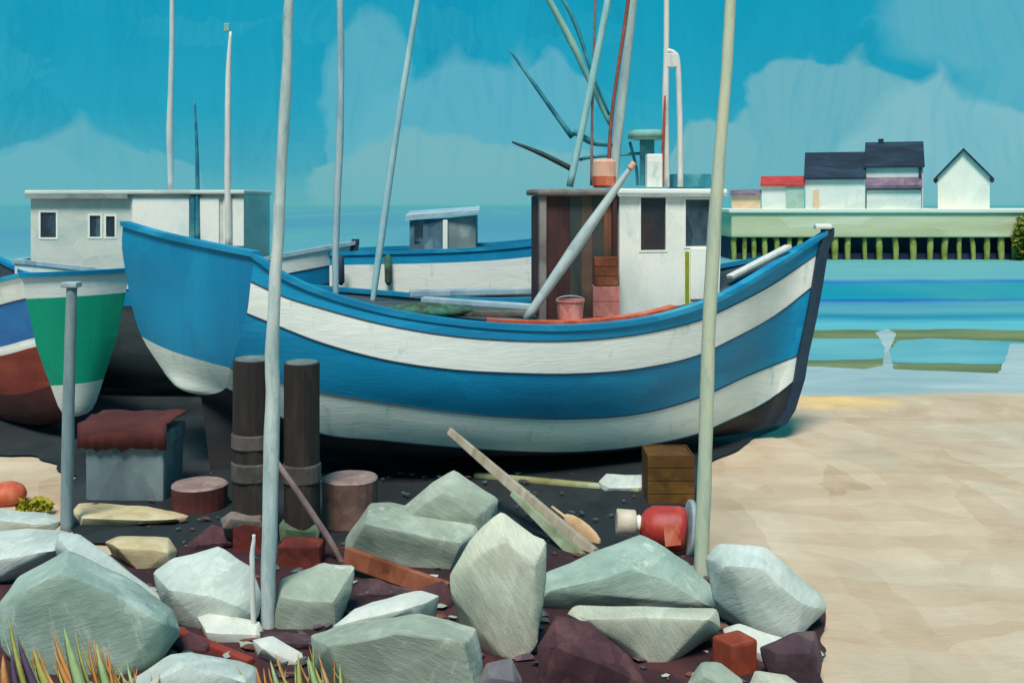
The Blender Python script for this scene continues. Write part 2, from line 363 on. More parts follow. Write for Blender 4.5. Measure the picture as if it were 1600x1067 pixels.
# ---- ground materials
def sand_mat():
    m = bpy.data.materials.new('beach_sand'); m.use_nodes = True
    t = m.node_tree; t.nodes.clear(); N = NT(t)
    out = N.n('ShaderNodeOutputMaterial'); b = N.n('ShaderNodeBsdfPrincipled'); N.link(b.outputs[0], out.inputs[0])
    b.inputs['Roughness'].default_value = .95; b.inputs['Specular IOR Level'].default_value = .1
    co = N.n('ShaderNodeTexCoord').outputs['Object']
    w = N.warp(N.warp(co, .5, .9), 2.5, .18)
    c1 = N.vor(N.mapping(w, (.35, 1.3, 1), (0, 0, R(38))), 1.2)
    c2 = N.vor(N.mapping(w, (1.3, .35, 1), (0, 0, R(-30))), 1.3)
    s1 = N.n('ShaderNodeSeparateColor'); N.link(c1, s1.inputs[0]); s2 = N.n('ShaderNodeSeparateColor'); N.link(c2, s2.inputs[0])
    nz = N.noise(w, .6, 5, .6)
    f = N.math('ADD', N.math('MULTIPLY', s1.outputs[0], .15), N.math('ADD', N.math('MULTIPLY', s2.outputs[1], .17), N.math('MULTIPLY', nz, .68)))
    c = N.ramp(f, [(.25, lin4('#ac9276')), (.42, lin4('#bca388')), (.55, lin4('#c4ae94')), (.68, lin4('#cebaa0')), (.80, lin4('#dcc6a6'))])
    g = N.noise(N.mapping(w, (1, 1, 1), (0, 0, .4)), .35, 3)
    c = N.mix(N.math('MULTIPLY_ADD', g, 3.0, -1.45, clamp=True), c, N.mix(.5, c, lin4('#b0ae9c')))
    # fresh yellow sand by the water's edge
    sx = N.n('ShaderNodeSeparateXYZ'); N.link(co, sx.inputs[0])
    dy = N.math('DIVIDE', N.math('SUBTRACT', sx.outputs[1], 23.5), 1.1); dx = N.math('DIVIDE', N.math('SUBTRACT', sx.outputs[0], 7.4), 1.6)
    e = N.math('SUBTRACT', 1.15, N.math('ADD', N.math('MULTIPLY', dx, dx), N.math('MULTIPLY', dy, dy)), clamp=True)
    c = N.mix(N.math('MULTIPLY', N.math('MULTIPLY', e, 1.1, clamp=True), N.math('MULTIPLY_ADD', nz, 3.0, -.8, clamp=True)), c, lin4('#e8c07c'))
    va = N.noise(N.mapping(w, (1, 9, 1), (0, 0, R(38))), 3, 4, .7); vb = N.noise(N.mapping(w, (1, 9, 1), (0, 0, R(-32))), 3, 4, .7)
    sel = N.math('MULTIPLY_ADD', N.noise(co, .8, 2), 8.0, -3.6, clamp=True)
    v = N.math('ADD', N.math('MULTIPLY', va, sel), N.math('MULTIPLY', vb, N.math('SUBTRACT', 1.0, sel)))
    v2 = N.noise(co, 45, 3, .7)
    hsv = N.n('ShaderNodeHueSaturation'); N.link(c, hsv.inputs['Color'])
    N.link(N.math('ADD', N.math('MULTIPLY_ADD', v, .34, .75), N.math('MULTIPLY', v2, .18)), hsv.inputs['Value'])
    N.link(hsv.outputs[0], b.inputs['Base Color'])
    bp = N.n('ShaderNodeBump'); bp.inputs['Strength'].default_value = .25; bp.inputs['Distance'].default_value = .03
    N.link(N.math('ADD', v, N.math('MULTIPLY', v2, .3)), bp.inputs['Height']); N.link(bp.outputs[0], b.inputs['Normal'])
    return m
def water_mat():
    m = bpy.data.materials.new('sea_water'); m.use_nodes = True
    t = m.node_tree; t.nodes.clear(); N = NT(t)
    out = N.n('ShaderNodeOutputMaterial'); b = N.n('ShaderNodeBsdfPrincipled'); N.link(b.outputs[0], out.inputs[0])
    b.inputs['Roughness'].default_value = .5; b.inputs['Specular IOR Level'].default_value = .03
    co = N.n('ShaderNodeTexCoord').outputs['Object']
    sx = N.n('ShaderNodeSeparateXYZ'); N.link(co, sx.inputs[0])
    # shoals and deeper lanes run parallel to the shore
    inv = N.math('DIVIDE', 24.0, sx.outputs[1])
    wob = N.math('MULTIPLY_ADD', N.noise(N.mapping(co, (.03, .004, 1)), 1.0, 3), .10, -.05)
    wob2 = N.math('MULTIPLY_ADD', N.noise(N.mapping(co, (.25, .25, 1)), 1.0, 3), .05, -.025)
    f = N.math('ADD', N.math('ADD', inv, N.math('MULTIPLY', wob, inv)), N.math('MULTIPLY', wob2, inv))
    def px(y): return (y-HY)/F*24.0/(H+.35)
    s = lambda y: 24.0*(y-HY)/(F*(H+.35))
    c = N.ramp(f, [(0.0, lin4('#5f9ca0')), (s(324), lin4('#57969e')), (s(355), lin4('#528ea2')), (s(395), lin4('#5c98a4')),
        (s(412), lin4('#66a6aa')), (s(435), lin4('#62a4aa')), (s(440), lin4('#1f62b8')), (s(443), lin4('#0f8aa0')), (s(466), lin4('#068b9c')),
        (s(469), lin4('#1556b0')), (s(473), lin4('#4a90a8')), (s(486), lin4('#589fa8')), (s(494), lin4('#1d7f9a')), (s(504), lin4('#5eb0ba')), (s(516), lin4('#64b0b4')), (s(560), lin4('#4fa8be')), (1.0, lin4('#7fb4b8'))])
    gn = N.noise(N.mapping(co, (.035, .003, 1)), 1.0, 3, .6)
    c = N.mix(N.math('MULTIPLY', N.math('MULTIPLY_ADD', gn, 5.0, -2.5, clamp=True), .45), c, lin4('#68b09c'))
    st = N.noise(N.mapping(co, (.12, 1.6, 1)), 1.2, 4, .65)
    hsv = N.n('ShaderNodeHueSaturation'); N.link(c, hsv.inputs['Color']); N.link(N.math('MULTIPLY_ADD', st, .5, .72), hsv.inputs['Value'])
    N.link(hsv.outputs[0], b.inputs['Base Color'])
    bp = N.n('ShaderNodeBump'); bp.inputs['Strength'].default_value = .8; bp.inputs['Distance'].default_value = .12
    N.link(N.noise(N.mapping(co, (.5, 2, 1)), 1.5, 4, .6), bp.inputs['Height']); N.link(bp.outputs[0], b.inputs['Normal'])
    return m
SAND = sand_mat(); WATER = water_mat()
mud_shade   = paint('mud_hull_shade', ['#161c1f', '#22292c', '#33393a'], (1, .5, 1), 1.6, grain=(1, 7, 1), rough=.7, bump=.8, stain_or_light=('#4a2a26', .6), rot=(0, 0, 15))  # mud, darkened to near black to hold the boats' shadow in its colour
soil  = paint('maroon_soil', ['#2a1a20', '#3c2328', '#57302c'], (1, .6, 1), .8, grain=(1, 6, 1), rough=.9, bump=.6, stain_or_light=('#5b3550', .5), rot=(0, 0, -30))
flat  = paint('mudflat', ['#4d5c34', '#66744a', '#7f8a5c'], (.3, 1, 1), 3.0, grain=(.4, 5, 1), rough=.8, stain_or_light=('#6a4a6a', .4))
poolm = paint('pool_water', ['#4a94a4', '#62a6ae', '#6cb4b6'], (.3, 1, 1), 3.0, grain=(.4, 5, 1), rough=.3, spec=.3, bump=.1)
foam  = paint('foam_white', ['#86a0a2', '#9cb0b0', '#b0bcb8'], (.3, 1, 1), 2.0, grain=(.4, 5, 1), rough=.6)

# ------------------------------------------------------------------ the setting
def ground():
    xs = np.concatenate([np.linspace(-60, -16, 12), np.linspace(-15, 15, 121), np.linspace(16, 60, 12)])
    ys = np.concatenate([np.linspace(-30, 7, 10), np.linspace(7.5, 27, 110), np.linspace(28, 60, 8)])
    v = []; f = []
    for y in ys:
        for x in xs:
            n = mnoise.noise(Vector((x*.25, y*.3, 0)))*.05+mnoise.noise(Vector((x*1.2, y*1.2, 3)))*.02
            z = GZ+n*(1 if y > 5 else .3)-0.02
            e = 23.9+mnoise.noise(Vector((x*.12, 2, 0)))*.5
            if y > e: z -= min(1.2, (y-e)*.10)
            v.append((x, y, z))
    nx = len(xs)
    for j in range(len(ys)-1):
        for i in range(nx-1):
            a = j*nx+i; f.append((a, a+1, a+nx+1, a+nx))
    return mesh('sand', v, f, SAND, smooth=True, kind='structure', recalc=False)
ground()
WZ = -0.35
mesh('sea', [(-3500, 23, WZ), (3500, 23, WZ), (3500, 6500, WZ), (-3500, 6500, WZ)], [(0, 1, 2, 3)], WATER, kind='structure', recalc=False)
def sheet(name, outline, mat, z, kind='structure', wob=.05, seed=1, bumpz=0.0, n=10, drape=False):
    """irregular flat sheet from an outline in ground metres, with a ragged edge"""
    pts = []
    m = len(outline)
    for i in range(m):
        a = Vector(outline[i]); b = Vector(outline[(i+1) % m])
        for k in range(n):
            q = a.lerp(b, k/n)
            w = mnoise.noise_vector(Vector((q.x*2.1, q.y*2.1, seed)))
            pts.append((q.x+w.x*wob, q.y+w.y*wob))
    bm = bmesh.new(); vs = [bm.verts.new((x, y, z)) for x, y in pts]
    fc = bm.faces.new(vs); bmesh.ops.triangulate(bm, faces=[fc])
    if drape:
        for _ in range(3):
            es = [e for e in bm.edges if e.calc_length() > .5]
            if es: bmesh.ops.subdivide_edges(bm, edges=es, cuts=1, use_grid_fill=False); bmesh.ops.triangulate(bm, faces=[f for f in bm.faces if len(f.verts) > 3])
        for vv in bm.verts:
            x, y = vv.co.x, vv.co.y
            vv.co.z = z+mnoise.noise(Vector((x*.25, y*.3, 0)))*.05+mnoise.noise(Vector((x*1.2, y*1.2, 3)))*.02
    if fc.is_valid and fc.normal.z < 0: bmesh.ops.reverse_faces(bm, faces=bm.faces)
    bmesh.ops.recalc_face_normals(bm, faces=bm.faces)
    me = bpy.data.meshes.new(name); bm.to_mesh(me); bm.free(); me.materials.append(mat)
    me.update()
    if me.polygons[0].normal.z < 0: me.flip_normals()
    o = bpy.data.objects.new(name, me); C.objects.link(o); o['kind'] = kind; return o
def gp(px, py, z=GZ):
    D = GD(py, z); return ((px-800)*D/F, D)
sheet('mud_shade', [gp(-60, 706), gp(60, 712), gp(110, 745), gp(95, 800), gp(130, 850), gp(330, 868), gp(560, 880), gp(900, 868), gp(1085, 830), gp(1110, 725), gp(1222, 664),
    gp(1180, 640), gp(900, 610), gp(400, 600), gp(-100, 610)], mud_shade, GZ+.022, wob=.16, seed=2, drape=True)  # dark sheet paints the shade under the hulls over the muddy ground
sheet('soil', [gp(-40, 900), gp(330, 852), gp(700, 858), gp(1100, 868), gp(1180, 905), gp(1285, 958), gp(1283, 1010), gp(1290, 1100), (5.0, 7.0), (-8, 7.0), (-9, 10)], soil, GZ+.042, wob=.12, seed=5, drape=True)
sheet('mudflat', [gp(1150, 596, WZ), gp(1640, 590, WZ), gp(1800, 560, WZ), gp(1800, 522, WZ), gp(1500, 514, WZ), gp(1240, 516, WZ), gp(1150, 520, WZ)], flat, WZ+.006, wob=.25, seed=3)
sheet('tidal_pool', [gp(1150, 531, WZ), gp(1386, 529, WZ), gp(1390, 545, WZ), gp(1388, 561, WZ), gp(1300, 564, WZ), gp(1150, 562, WZ)], poolm, WZ+.014, wob=.12, seed=6)
sheet('tidal_pool', [gp(1388, 548, WZ), gp(1402, 533, WZ), gp(1450, 529, WZ), gp(1600, 535, WZ), gp(1600, 560, WZ), gp(1560, 570, WZ), gp(1390, 567, WZ)], poolm, WZ+.014, wob=.12, seed=9)
sheet('foam', [gp(1225, 571, WZ), gp(1350, 578, WZ), gp(1378, 572, WZ), gp(1383, 545, WZ), gp(1368, 520, WZ), gp(1385, 515, WZ), gp(1402, 522, WZ), gp(1390, 545, WZ), gp(1396, 578, WZ),
    gp(1560, 584, WZ), gp(1572, 560, WZ), gp(1578, 538, WZ), gp(1700, 540, WZ), gp(1800, 650, WZ), gp(1480, 650, WZ), gp(1150, 650, WZ)], foam, WZ+.02, wob=.07, seed=4)

# ------------------------------------------------------------------ quay and houses on the far side of the inlet
def quay():
    r = root('quay', (50, 86, WZ), 'green topped harbour quay on a row of mossy piles across the water', 'quay')
    D = 86.0; X0 = (1143-800)*D/F; X1 = 110.0
    zt = ZY(333, D); zb = ZY(371, D)
    mesh('quay_deck', *boxv(X0, X1, D, D+16, zb, zt, bev=.12), quayg, r)
    mesh('quay_top', *boxv(X0-.25, X1, D-.2, D+16.2, zt+.002, zt+.35, bev=.08), quayt, r)
    mesh('retaining_wall', *boxv(X0+.3, X1, D+1.6, D+15, WZ-1, zb-.002), quayd, r)
    mesh('footing', *boxv(X0+.2, X1, D+.9, D+1.5, WZ-1, WZ+.55, bev=.1), quayd, r)
    xs = [1147, 1163, 1178, 1196, 1213, 1232, 1249, 1268, 1287, 1305, 1325, 1352, 1374, 1399, 1426, 1453, 1476, 1498, 1520, 1541, 1564, 1584, 1604, 1625, 1648, 1672]
    for i, x in enumerate(xs):
        X = (x-800)*(D+.5)/F; w = .17+random.random()*.09
        pts, rr = dense([(X, D+.45, WZ-.8), (X+random.uniform(-.08, .08), D+.45, .8), (X+random.uniform(-.1, .1), D+.45, zb-.003)], [w*.8, w*1.2, w], 3, .06, i)
        mesh('pile', *tubev(pts, rr, 8), pilem, r, smooth=True)
quay()
QZ = ZY(333, 86.0)+.35
HOUSES = []
def house(label, cat, x0, x1, Yd, depth, ybase_top, yeave, yridge, wallm, roofm, name='house', gable=False, base=None, door=None):
    X0 = (x0-800)*Yd/F; X1 = (x1-800)*Yd/F; ze = ZY(yeave, Yd)
    xc = (X0+X1)/2; th = math.atan2(xc, Yd); hw = (X1-X0)/2*math.cos(th)
    X0, X1 = xc-hw, xc+hw
    r = root(name, (xc, Yd, QZ), label, cat)
    if gable:                                       # gable end towards the viewer
        zr = ZY(yridge, Yd); xm = (X0+X1)/2
        v = [(X0, Yd, QZ), (X1, Yd, QZ), (X1, Yd, ze), (xm, Yd, zr), (X0, Yd, ze)]
        v += [(a, b+depth, c) for a, b, c in v]
        mesh('wall', v, [[0, 1, 2, 3, 4], [9, 8, 7, 6, 5], [0, 5, 6, 1], [1, 6, 7, 2], [0, 4, 9, 5], [2, 7, 8, 3], [3, 8, 9, 4]], wallm, r)
        for s, xe in ((-1, X0), (1, X1)):
            t = .16; ov = .35; k = (zr-ze)/abs(xe-xm); xo = xe+s*ov; zo = ze-ov*k
            q = [(xm, zr+.01), (xo, zo+.01), (xo, zo+t*1.5), (xm, zr+t*1.5)]
            v = [(a, Yd-.3, c) for a, c in q]+[(a, Yd+depth+.3, c) for a, c in q]
            mesh('roof', v, [[0, 1, 2, 3], [7, 6, 5, 4], [0, 4, 5, 1], [1, 5, 6, 2], [2, 6, 7, 3], [3, 7, 4, 0]], roofm, r)
    else:
        mid = Yd+depth/2; zr = ZY(yridge, mid)
        v = [(X0, Yd, QZ), (X0, Yd, ze), (X0, mid, zr-.15), (X0, Yd+depth, ze), (X0, Yd+depth, QZ)]
        v += [(X1, b, c) for a, b, c in v]
        mesh('wall', v, [[0, 1, 2, 3, 4], [9, 8, 7, 6, 5], [0, 5, 6, 1], [4, 3, 8, 9], [1, 6, 7, 2], [2, 7, 8, 3], [0, 4, 9, 5]], wallm, r)
        for s in (0, 1):
            ye = Yd-.3 if s == 0 else Yd+depth+.3; k = (zr-.15-ze)/(depth/2); zo = ze-.3*k
            q = [(ye, zo+.02), (mid, zr-.13), (mid, zr+.05), (ye, zo+.2)]
            v = [(X0-.12, b, c) for b, c in q]+[(X1+.12, b, c) for b, c in q]
            mesh('roof', v, [[0, 1, 2, 3], [7, 6, 5, 4], [0, 4, 5, 1], [1, 5, 6, 2], [2, 6, 7, 3], [3, 7, 4, 0]], roofm, r)
    HOUSES.append((r, -th)); return r
house('small peach walled hut with a mauve roof at the left end of the quay', 'hut', 1143, 1188, 90, 5, 325, 305, 297, peachw, mauve, 'hut')
sh = house('low white shed with a red roof standing left of the long dark roofed house', 'shed', 1190, 1256, 89, 5, 325, 290, 276, hwall, redroof, 'shed')
D_ = 89
mesh('lower_wall', *boxv((1228-800)*D_/F, (1255-800)*D_/F, D_-.12, D_-.004, QZ, ZY(292, D_)), paint('shed_green', ['#86a596', '#9ab5a6', '#a8c0b4'], size=1.5), sh)
h1 = house('long white house with a dark navy roof joined to the taller one', 'house', 1258, 1351, 88, 7, 325, 278, 239, hwall, navy)
mesh('door', *boxv((1272-800)*88/F, (1281-800)*88/F, 87.9, 87.996, QZ, ZY(297, 88)), peachw, h1)
h2 = house('tallest white house with dark navy roof and a mauve lean-to over its ground floor', 'house', 1352, 1442, 87.4, 8, 330, 260, 223, hwall, navy)
x0, x1 = (1355-800)*87.4/F, (1438-800)*87.4/F
v = [(x0, 87.39, ZY(277, 87.4)), (x1, 87.39, ZY(277, 87.4)), (x1, 86.4, ZY(290, 86.4)), (x0, 86.4, ZY(290, 86.4))]
v += [(a, b, c-.25) for a, b, c in v]
mesh('lean_to_roof', v, CUBE if 0 else [[0, 1, 2, 3], [7, 6, 5, 4], [0, 4, 5, 1], [1, 5, 6, 2], [2, 6, 7, 3], [3, 7, 4, 0]], mauve, h2)
mesh('lean_to_wall', *boxv(x0+.1, x1-.1, 86.7, 87.37, QZ, ZY(297, 86.7)), hwall, h2)
mesh('drainpipe', *boxv((1433-800)*87.4/F, (1437-800)*87.4/F, 87.2, 87.39, QZ, ZY(258, 87.4)), navy, h2)
mesh('chimney', *boxv((1350-800)*91/F, (1358-800)*91/F, 91, 91.8, ZY(240, 91), ZY(217, 91)), navy, h2)
house('white gable-ended house standing alone at the right of the quay', 'house', 1465, 1546, 87.5, 8, 330, 277, 236, hwall2, navy, gable=True)

for r_, a_ in HOUSES: r_.rotation_euler = (0, 0, a_)
def leafblob(name, c, rad, mat, n, size, parent=None, seed=1, kind=None):
    rnd = random.Random(seed); v = []; f = []
    for i in range(n):
        d = Vector((rnd.gauss(0, 1), rnd.gauss(0, 1), rnd.gauss(0, 1))).normalized()*(rnd.random()**.4)
        p = Vector(c)+Vector((d.x*rad[0], d.y*rad[1], d.z*rad[2])); a = Vector((rnd.uniform(-1, 1), rnd.uniform(-1, 1), rnd.uniform(-1, 1))).normalized()
        b = a.orthogonal().normalized(); s = size*rnd.uniform(.6, 1.4); k = len(v)
        v += [p-a*s, p+b*s*.4, p+a*s, p-b*s*.4]; f.append([k, k+1, k+2, k+3])
    return mesh(name, v, f, mat, parent, recalc=False, kind=kind)
leafm = paint('bush_olive', ['#3f5a1c', '#6b7a1e', '#8b8a24'], size=.8, rough=.8)
br = root('bush', ((1597-800)*85/F, 85, WZ), 'olive green bush hanging over the quay edge at its right end', 'bush')
leafblob('foliage', ((1603-800)*85/F, 85.2, 1.6), (1.0, .8, 2.1), leafm, 900, .22, br, 3)
mesh('stem', *tubev([((1603-800)*85/F, 85.3, WZ-.5), ((1604-800)*85/F, 85.3, 1.5)], [.12, .06], 7), timber, br)

# ------------------------------------------------------------------ hull building
def loft_bands(lines, bands, parent, label_prefix=None, sub=3):
    """lines: list (top to keel) of lists of points along the boat. bands: (name, first line, last line, material)"""
    ns = len(lines[0])
    def vert(s, u):
        i = min(int(u), len(lines)-2); t = u-i
        p0 = lines[max(i-1, 0)][s]; p1 = lines[i][s]; p2 = lines[i+1][s]; p3 = lines[min(i+2, len(lines)-1)][s]
        return .5*((2*p1)+(p2-p0)*t+(2*p0-5*p1+4*p2-p3)*t*t+(3*p1-p0-3*p2+p3)*t**3)
    for name, a, b, mat in bands:
        m = (b-a)*sub+1; v = []; f = []
        for j in range(m):
            u = a+(b-a)*j/(m-1)
            for s in range(ns): v.append(vert(s, u))
        for j in range(m-1):
            for s in range(ns-1): f.append([j*ns+s, j*ns+s+1, (j+1)*ns+s+1, (j+1)*ns+s])
        yield name, v, f, mat
def join(parts):
    v = []; f = []
    for a, b in parts:
        n = len(v); v += a; f += [[i+n for i in x] for x in b]
    return v, f
def strip(A, B):
    n = len(A); return list(A)+list(B), [[i, i+1, n+i+1, n+i] for i in range(n-1)]
def rib(path, w, h, up=Vector((0, 0, 1))):
    """rectangular rail section swept along path (world points on its centre line)"""
    v = []; f = []
    for i, p in enumerate(path):
        d = (path[min(i+1, len(path)-1)]-path[max(i-1, 0)]); d.z = 0; d.normalize(); n = Vector((-d.y, d.x, 0))
        for a, b in ((-1, -1), (1, -1), (1, 1), (-1, 1)): v.append(p+n*(a*w/2)+up*(b*h/2))
    for i in range(len(path)-1):
        for k in range(4): f.append([i*4+k, i*4+(k+1) % 4, (i+1)*4+(k+1) % 4, (i+1)*4+k])
    f.append([0, 1, 2, 3]); f.append([len(v)-4+k for k in range(4)])
    return v, f

def build_hull(near, far, rt, bands, tbands, railmat, deckmat, inmat, deck_drop=.45, camber=.06, rail_w=.17, strakes=(), strmat=None, stem_w=.12, stemmat=None, trail=True):
    """near/far: lists of lines (top..keel) of Vectors, stern first"""
    ns = len(near[0])
    A = list(loft_bands(near, bands, rt)); B = list(loft_bands(far, bands, rt))
    for (n1, v1, f1, m1), (n2, v2, f2, m2) in zip(A, B):
        mesh(n1, *join([(v1, f1), (v2, [x[::-1] for x in f2])]), m1, rt, smooth=True)
    # transom: closes the stern between the two sides
    T = 5
    def tv(side, u):
        L = near if side == 0 else far
        i = min(int(u), len(L)-2); t = u-i
        p0 = L[max(i-1, 0)][0]; p1 = L[i][0]; p2 = L[i+1][0]; p3 = L[min(i+2, len(L)-1)][0]
        return .5*((2*p1)+(p2-p0)*t+(2*p0-5*p1+4*p2-p3)*t*t+(3*p1-p0-3*p2+p3)*t**3)
    out = (near[0][0]-near[0][3]); out = ((near[0][0]+far[0][0])*.5-(near[0][min(6, ns-1)]+far[0][min(6, ns-1)])*.5); out.z = 0; out.normalize()
    for name, a, b, mat in tbands:
        m = int((b-a)*3)+1; v = []; f = []; q = 8
        for j in range(m):
            u = a+(b-a)*j/(m-1); p, r_ = tv(0, u), tv(1, u)
            for k in range(q+1):
                t = k/q; v.append(p.lerp(r_, t)+out*(.16*math.sin(math.pi*t)*min(1, (p-r_).length)))
        for j in range(m-1):
            for k in range(q): f.append([j*(q+1)+k, j*(q+1)+k+1, (j+1)*(q+1)+k+1, (j+1)*(q+1)+k])
        mesh(name, v, f, mat, rt, smooth=True)
    # bulwark inside and deck
    def inset(La, Lb, d, drop):
        o = []
        for a, b in zip(La, Lb):
            w = (b-a); w.z = 0; l = w.length; w = w.normalized() if l > 1e-4 else Vector((0, 0, 0))
            q = a+w*min(d, l*.45); q.z -= drop; o.append(q)
        return o
    ni, fi = inset(near[0], far[0], rail_w*.6, 0), inset(far[0], near[0], rail_w*.6, 0)
    nd, fd = inset(near[0], far[0], rail_w*.6+.03, deck_drop), inset(far[0], near[0], rail_w*.6+.03, deck_drop)
    v, f = join([strip(ni, nd), strip(fi, fd), strip([ni[0], fi[0]], [nd[0], fd[0]])])
    mesh('bulwark', v, f, inmat, rt, smooth=False)
    rows = [[nd[s].lerp(fd[s], k/8)+Vector((0, 0, camber*math.sin(math.pi*k/8))) for s in range(ns)] for k in range(9)]
    v, f = join([strip(rows[k], rows[k+1]) for k in range(8)])
    mesh('deck', v, f, deckmat, rt)
    up = Vector((0, 0, .03))
    cn = [(a+b)/2+up for a, b in zip(near[0], ni)]; cf = [(a+b)/2+up for a, b in zip(far[0], fi)]
    mesh('rail', *join([rib(cn, rail_w, .09), rib(cf, rail_w, .09)]), railmat, rt)
    if trail:
        q = 8; path = []
        for k in range(q+1):
            t = k/q; path.append(near[0][0].lerp(far[0][0], t)+out*(.16*math.sin(math.pi*t)-.03)+up)
        mesh('stern_rail', *rib(path, rail_w, .085), railmat, rt)
    for li, w in strakes:
        mb = MB()
        for L, o_ in ((near, 1), (far, 1)):
            cen = [(near[li][s]+far[li][s])*.5 for s in range(ns)]
            path = [L[li][s]+(L[li][s]-cen[s]).normalized()*.004 if (L[li][s]-cen[s]).length > .05 else L[li][s] for s in range(ns)]
            mb.add(tubev(path, w, 6))
        mb.make('rubbing_strake', strmat, rt, smooth=True)
    # stem post
    pts = [near[i][-1] for i in range(len(near))]
    d = pts[0]-Vector((near[0][-6].x+far[0][-6].x, near[0][-6].y+far[0][-6].y, 0))*.5; d.z = 0; d.normalize(); n = Vector((-d.y, d.x, 0))
    path = [pts[0]+Vector((0, 0, .12))]+pts; v = []; f = []
    for p in path:
        for a, b in ((-.5, -.4), (.5, -.4), (.35, 1.0), (-.35, 1.0)): v.append(p+n*a*stem_w+d*b*stem_w)
    for i in range(len(path)-1):
        for k in range(4): f.append([i*4+k, i*4+(k+1) % 4, (i+1)*4+(k+1) % 4, (i+1)*4+k])
    f += [[0, 1, 2, 3], [len(v)-4+k for k in range(4)]]
    mesh('stem', v, f, stemmat or strmat, rt)

# ------------------------------------------------------------------ the main boat
CX, CY, SL = -5.54, 17.25, .236
def planeY(px): return (CY-SL*CX)/(1-SL*(px-800)/F)
U = Vector((1, SL, 0)).normalized(); NV = Vector((-U.y, U.x, 0))
def main_boat():
    rt = root('fishing_boat', (0, 18.4, GZ), 'big blue and white striped wooden fishing boat beached in the middle of the picture', 'boat', None)
    pl = {
     'rail': [(398, 400), (440, 430), (500, 458), (600, 488), (700, 505), (800, 514), (900, 515), (1000, 505), (1050, 494), (1100, 478), (1129, 466), (1200, 425), (1245, 396), (1290, 366)],
     'sT': [(392, 440), (440, 462), (500, 481), (600, 507), (700, 524), (800, 532), (900, 532), (1000, 522), (1095, 500), (1127, 486), (1203, 447), (1280, 395)],
     'sB': [(386, 490), (440, 512), (500, 535), (600, 562), (700, 577), (800, 583), (900, 584), (1000, 576), (1095, 554), (1127, 539), (1210, 494), (1272, 446)],
     'mid': [(373, 533), (500, 575), (600, 597), (700, 612), (800, 619), (900, 621), (1000, 613), (1095, 588), (1170, 551), (1262, 500)],
     'bT': [(360, 575), (495, 612), (600, 629), (700, 643), (800, 652), (900, 654), (1000, 646), (1095, 620), (1168, 587), (1250, 554)],
     'bB': [(353, 606), (495, 675), (600, 688), (700, 698), (800, 705), (900, 706), (1000, 697), (1095, 676), (1127, 662), (1200, 626), (1244, 592)]}
    Drail = [(0, 16.0), (.12, 15.85), (.25, 15.8), (.38, 15.9), (.5, 16.1), (.62, 16.5), (.74, 17.1), (.86, 18.1), (.94, 19.05), (1, planeY(1290))]
    offs = {'rail': (0, 0, 0, 0), 'sT': (.02, -.03, -.02, .0), 'sB': (.06, -.05, .0, .05), 'mid': (.2, .02, .1, .12), 'bT': (.42, .15, .28, .2), 'bB': (.8, .48, .6, .35)}
    NS = 64; near = []
    for key in ('rail', 'sT', 'sB', 'mid', 'bT', 'bB'):
        line = pl[key]; x0 = line[0][0]; x1 = line[-1][0]; xs = [a for a, b in line]; ys = [b for a, b in line]
        L = []
        for i in range(NS):
            s = i/(NS-1); px = x0+(x1-x0)*s; py = cr(xs, ys, px)
            D = cr([a for a, b in Drail], [b for a, b in Drail], s)
            o = cr([0, .3, .65, .9], offs[key], s)
            e = max(0, (s-.86)/.14); e = e*e*(3-2*e)
            D = (D+o)*(1-e)+planeY(px)*e
            L.append(P(px, py, D))
        near.append(L)
    keelz = [(0, 1.12), (.08, .7), (.18, .22), (.3, -.08), (.5, -.16), (.8, -.14), (.95, -.06), (1, .05)]
    K_ = []
    for i in range(NS):
        s = i/(NS-1); px = 300+(1214-300)*s; Y = planeY(px); K_.append(Vector(((px-800)*Y/F, Y, cr([a for a, b in keelz], [b for a, b in keelz], s))))
    bil = []
    for i in range(NS):
        a = near[-1][i]; b = K_[i]; q = a.lerp(b, .5); q.z = b.z+(a.z-b.z)*(.12+.2*min(1, i/20)); bil.append(q)
    near += [bil, K_]
    # far side: the mirror image, its stern end swung out to the slanting transom
    c0 = Vector((CX, CY, 0))
    def mir(p):
        q = p-c0; l = q.dot(NV); r_ = p-NV*(2*l); return r_
    d0 = P(192, 352, 18.5)-mir(near[0][0])
    far = []
    for li, L in enumerate(near):
        o = []
        for i, p in enumerate(L):
            s = i/(NS-1); e = max(0, 1-s/.34); e = e*e*(3-2*e); ez = max(0, 1-s/.13); ez = ez*ez*(3-2*ez)
            k = 1-(li/(len(near)-1))**2
            q = mir(p)
            o.append(q+Vector((d0.x*e*k, d0.y*e*k, d0.z*ez*k)))
        far.append(o)
    bands = [('sheer_strake', 0, 1, blue), ('white_stripe', 1, 2, white), ('hull', 2, 4, blue), ('boot_stripe', 4, 5, whiteb), ('bottom', 5, 7, dark)]
    tb = [('transom', 0, 4, blue2), ('transom_boot', 4, 7, whiteb)]
    build_hull(near, far, rt, bands, tb, railb, deckm, deckm, deck_drop=.16, camber=.22, strakes=((1, .012), (2, .014), (4, .013), (5, .012)), strmat=outl, stemmat=outl, stem_w=.16)
    # skeg and rudder under the raised stern
    a = K_[1]; b = K_[20]; v = []
    pts = [K_[1]+Vector((0, 0, .05)), K_[8]+Vector((0, 0, .05)), K_[20]+Vector((0, 0, .05)), Vector((K_[20].x, K_[20].y, GZ+.03)), Vector((K_[2].x, K_[2].y, GZ+.03))]
    v = [p-NV*.09 for p in pts]+[p+NV*.09 for p in pts]
    mesh('skeg', v, [[0, 1, 2, 3, 4], [9, 8, 7, 6, 5]]+[[i, (i+1) % 5, 5+(i+1) % 5, 5+i] for i in range(5)], dark, rt)
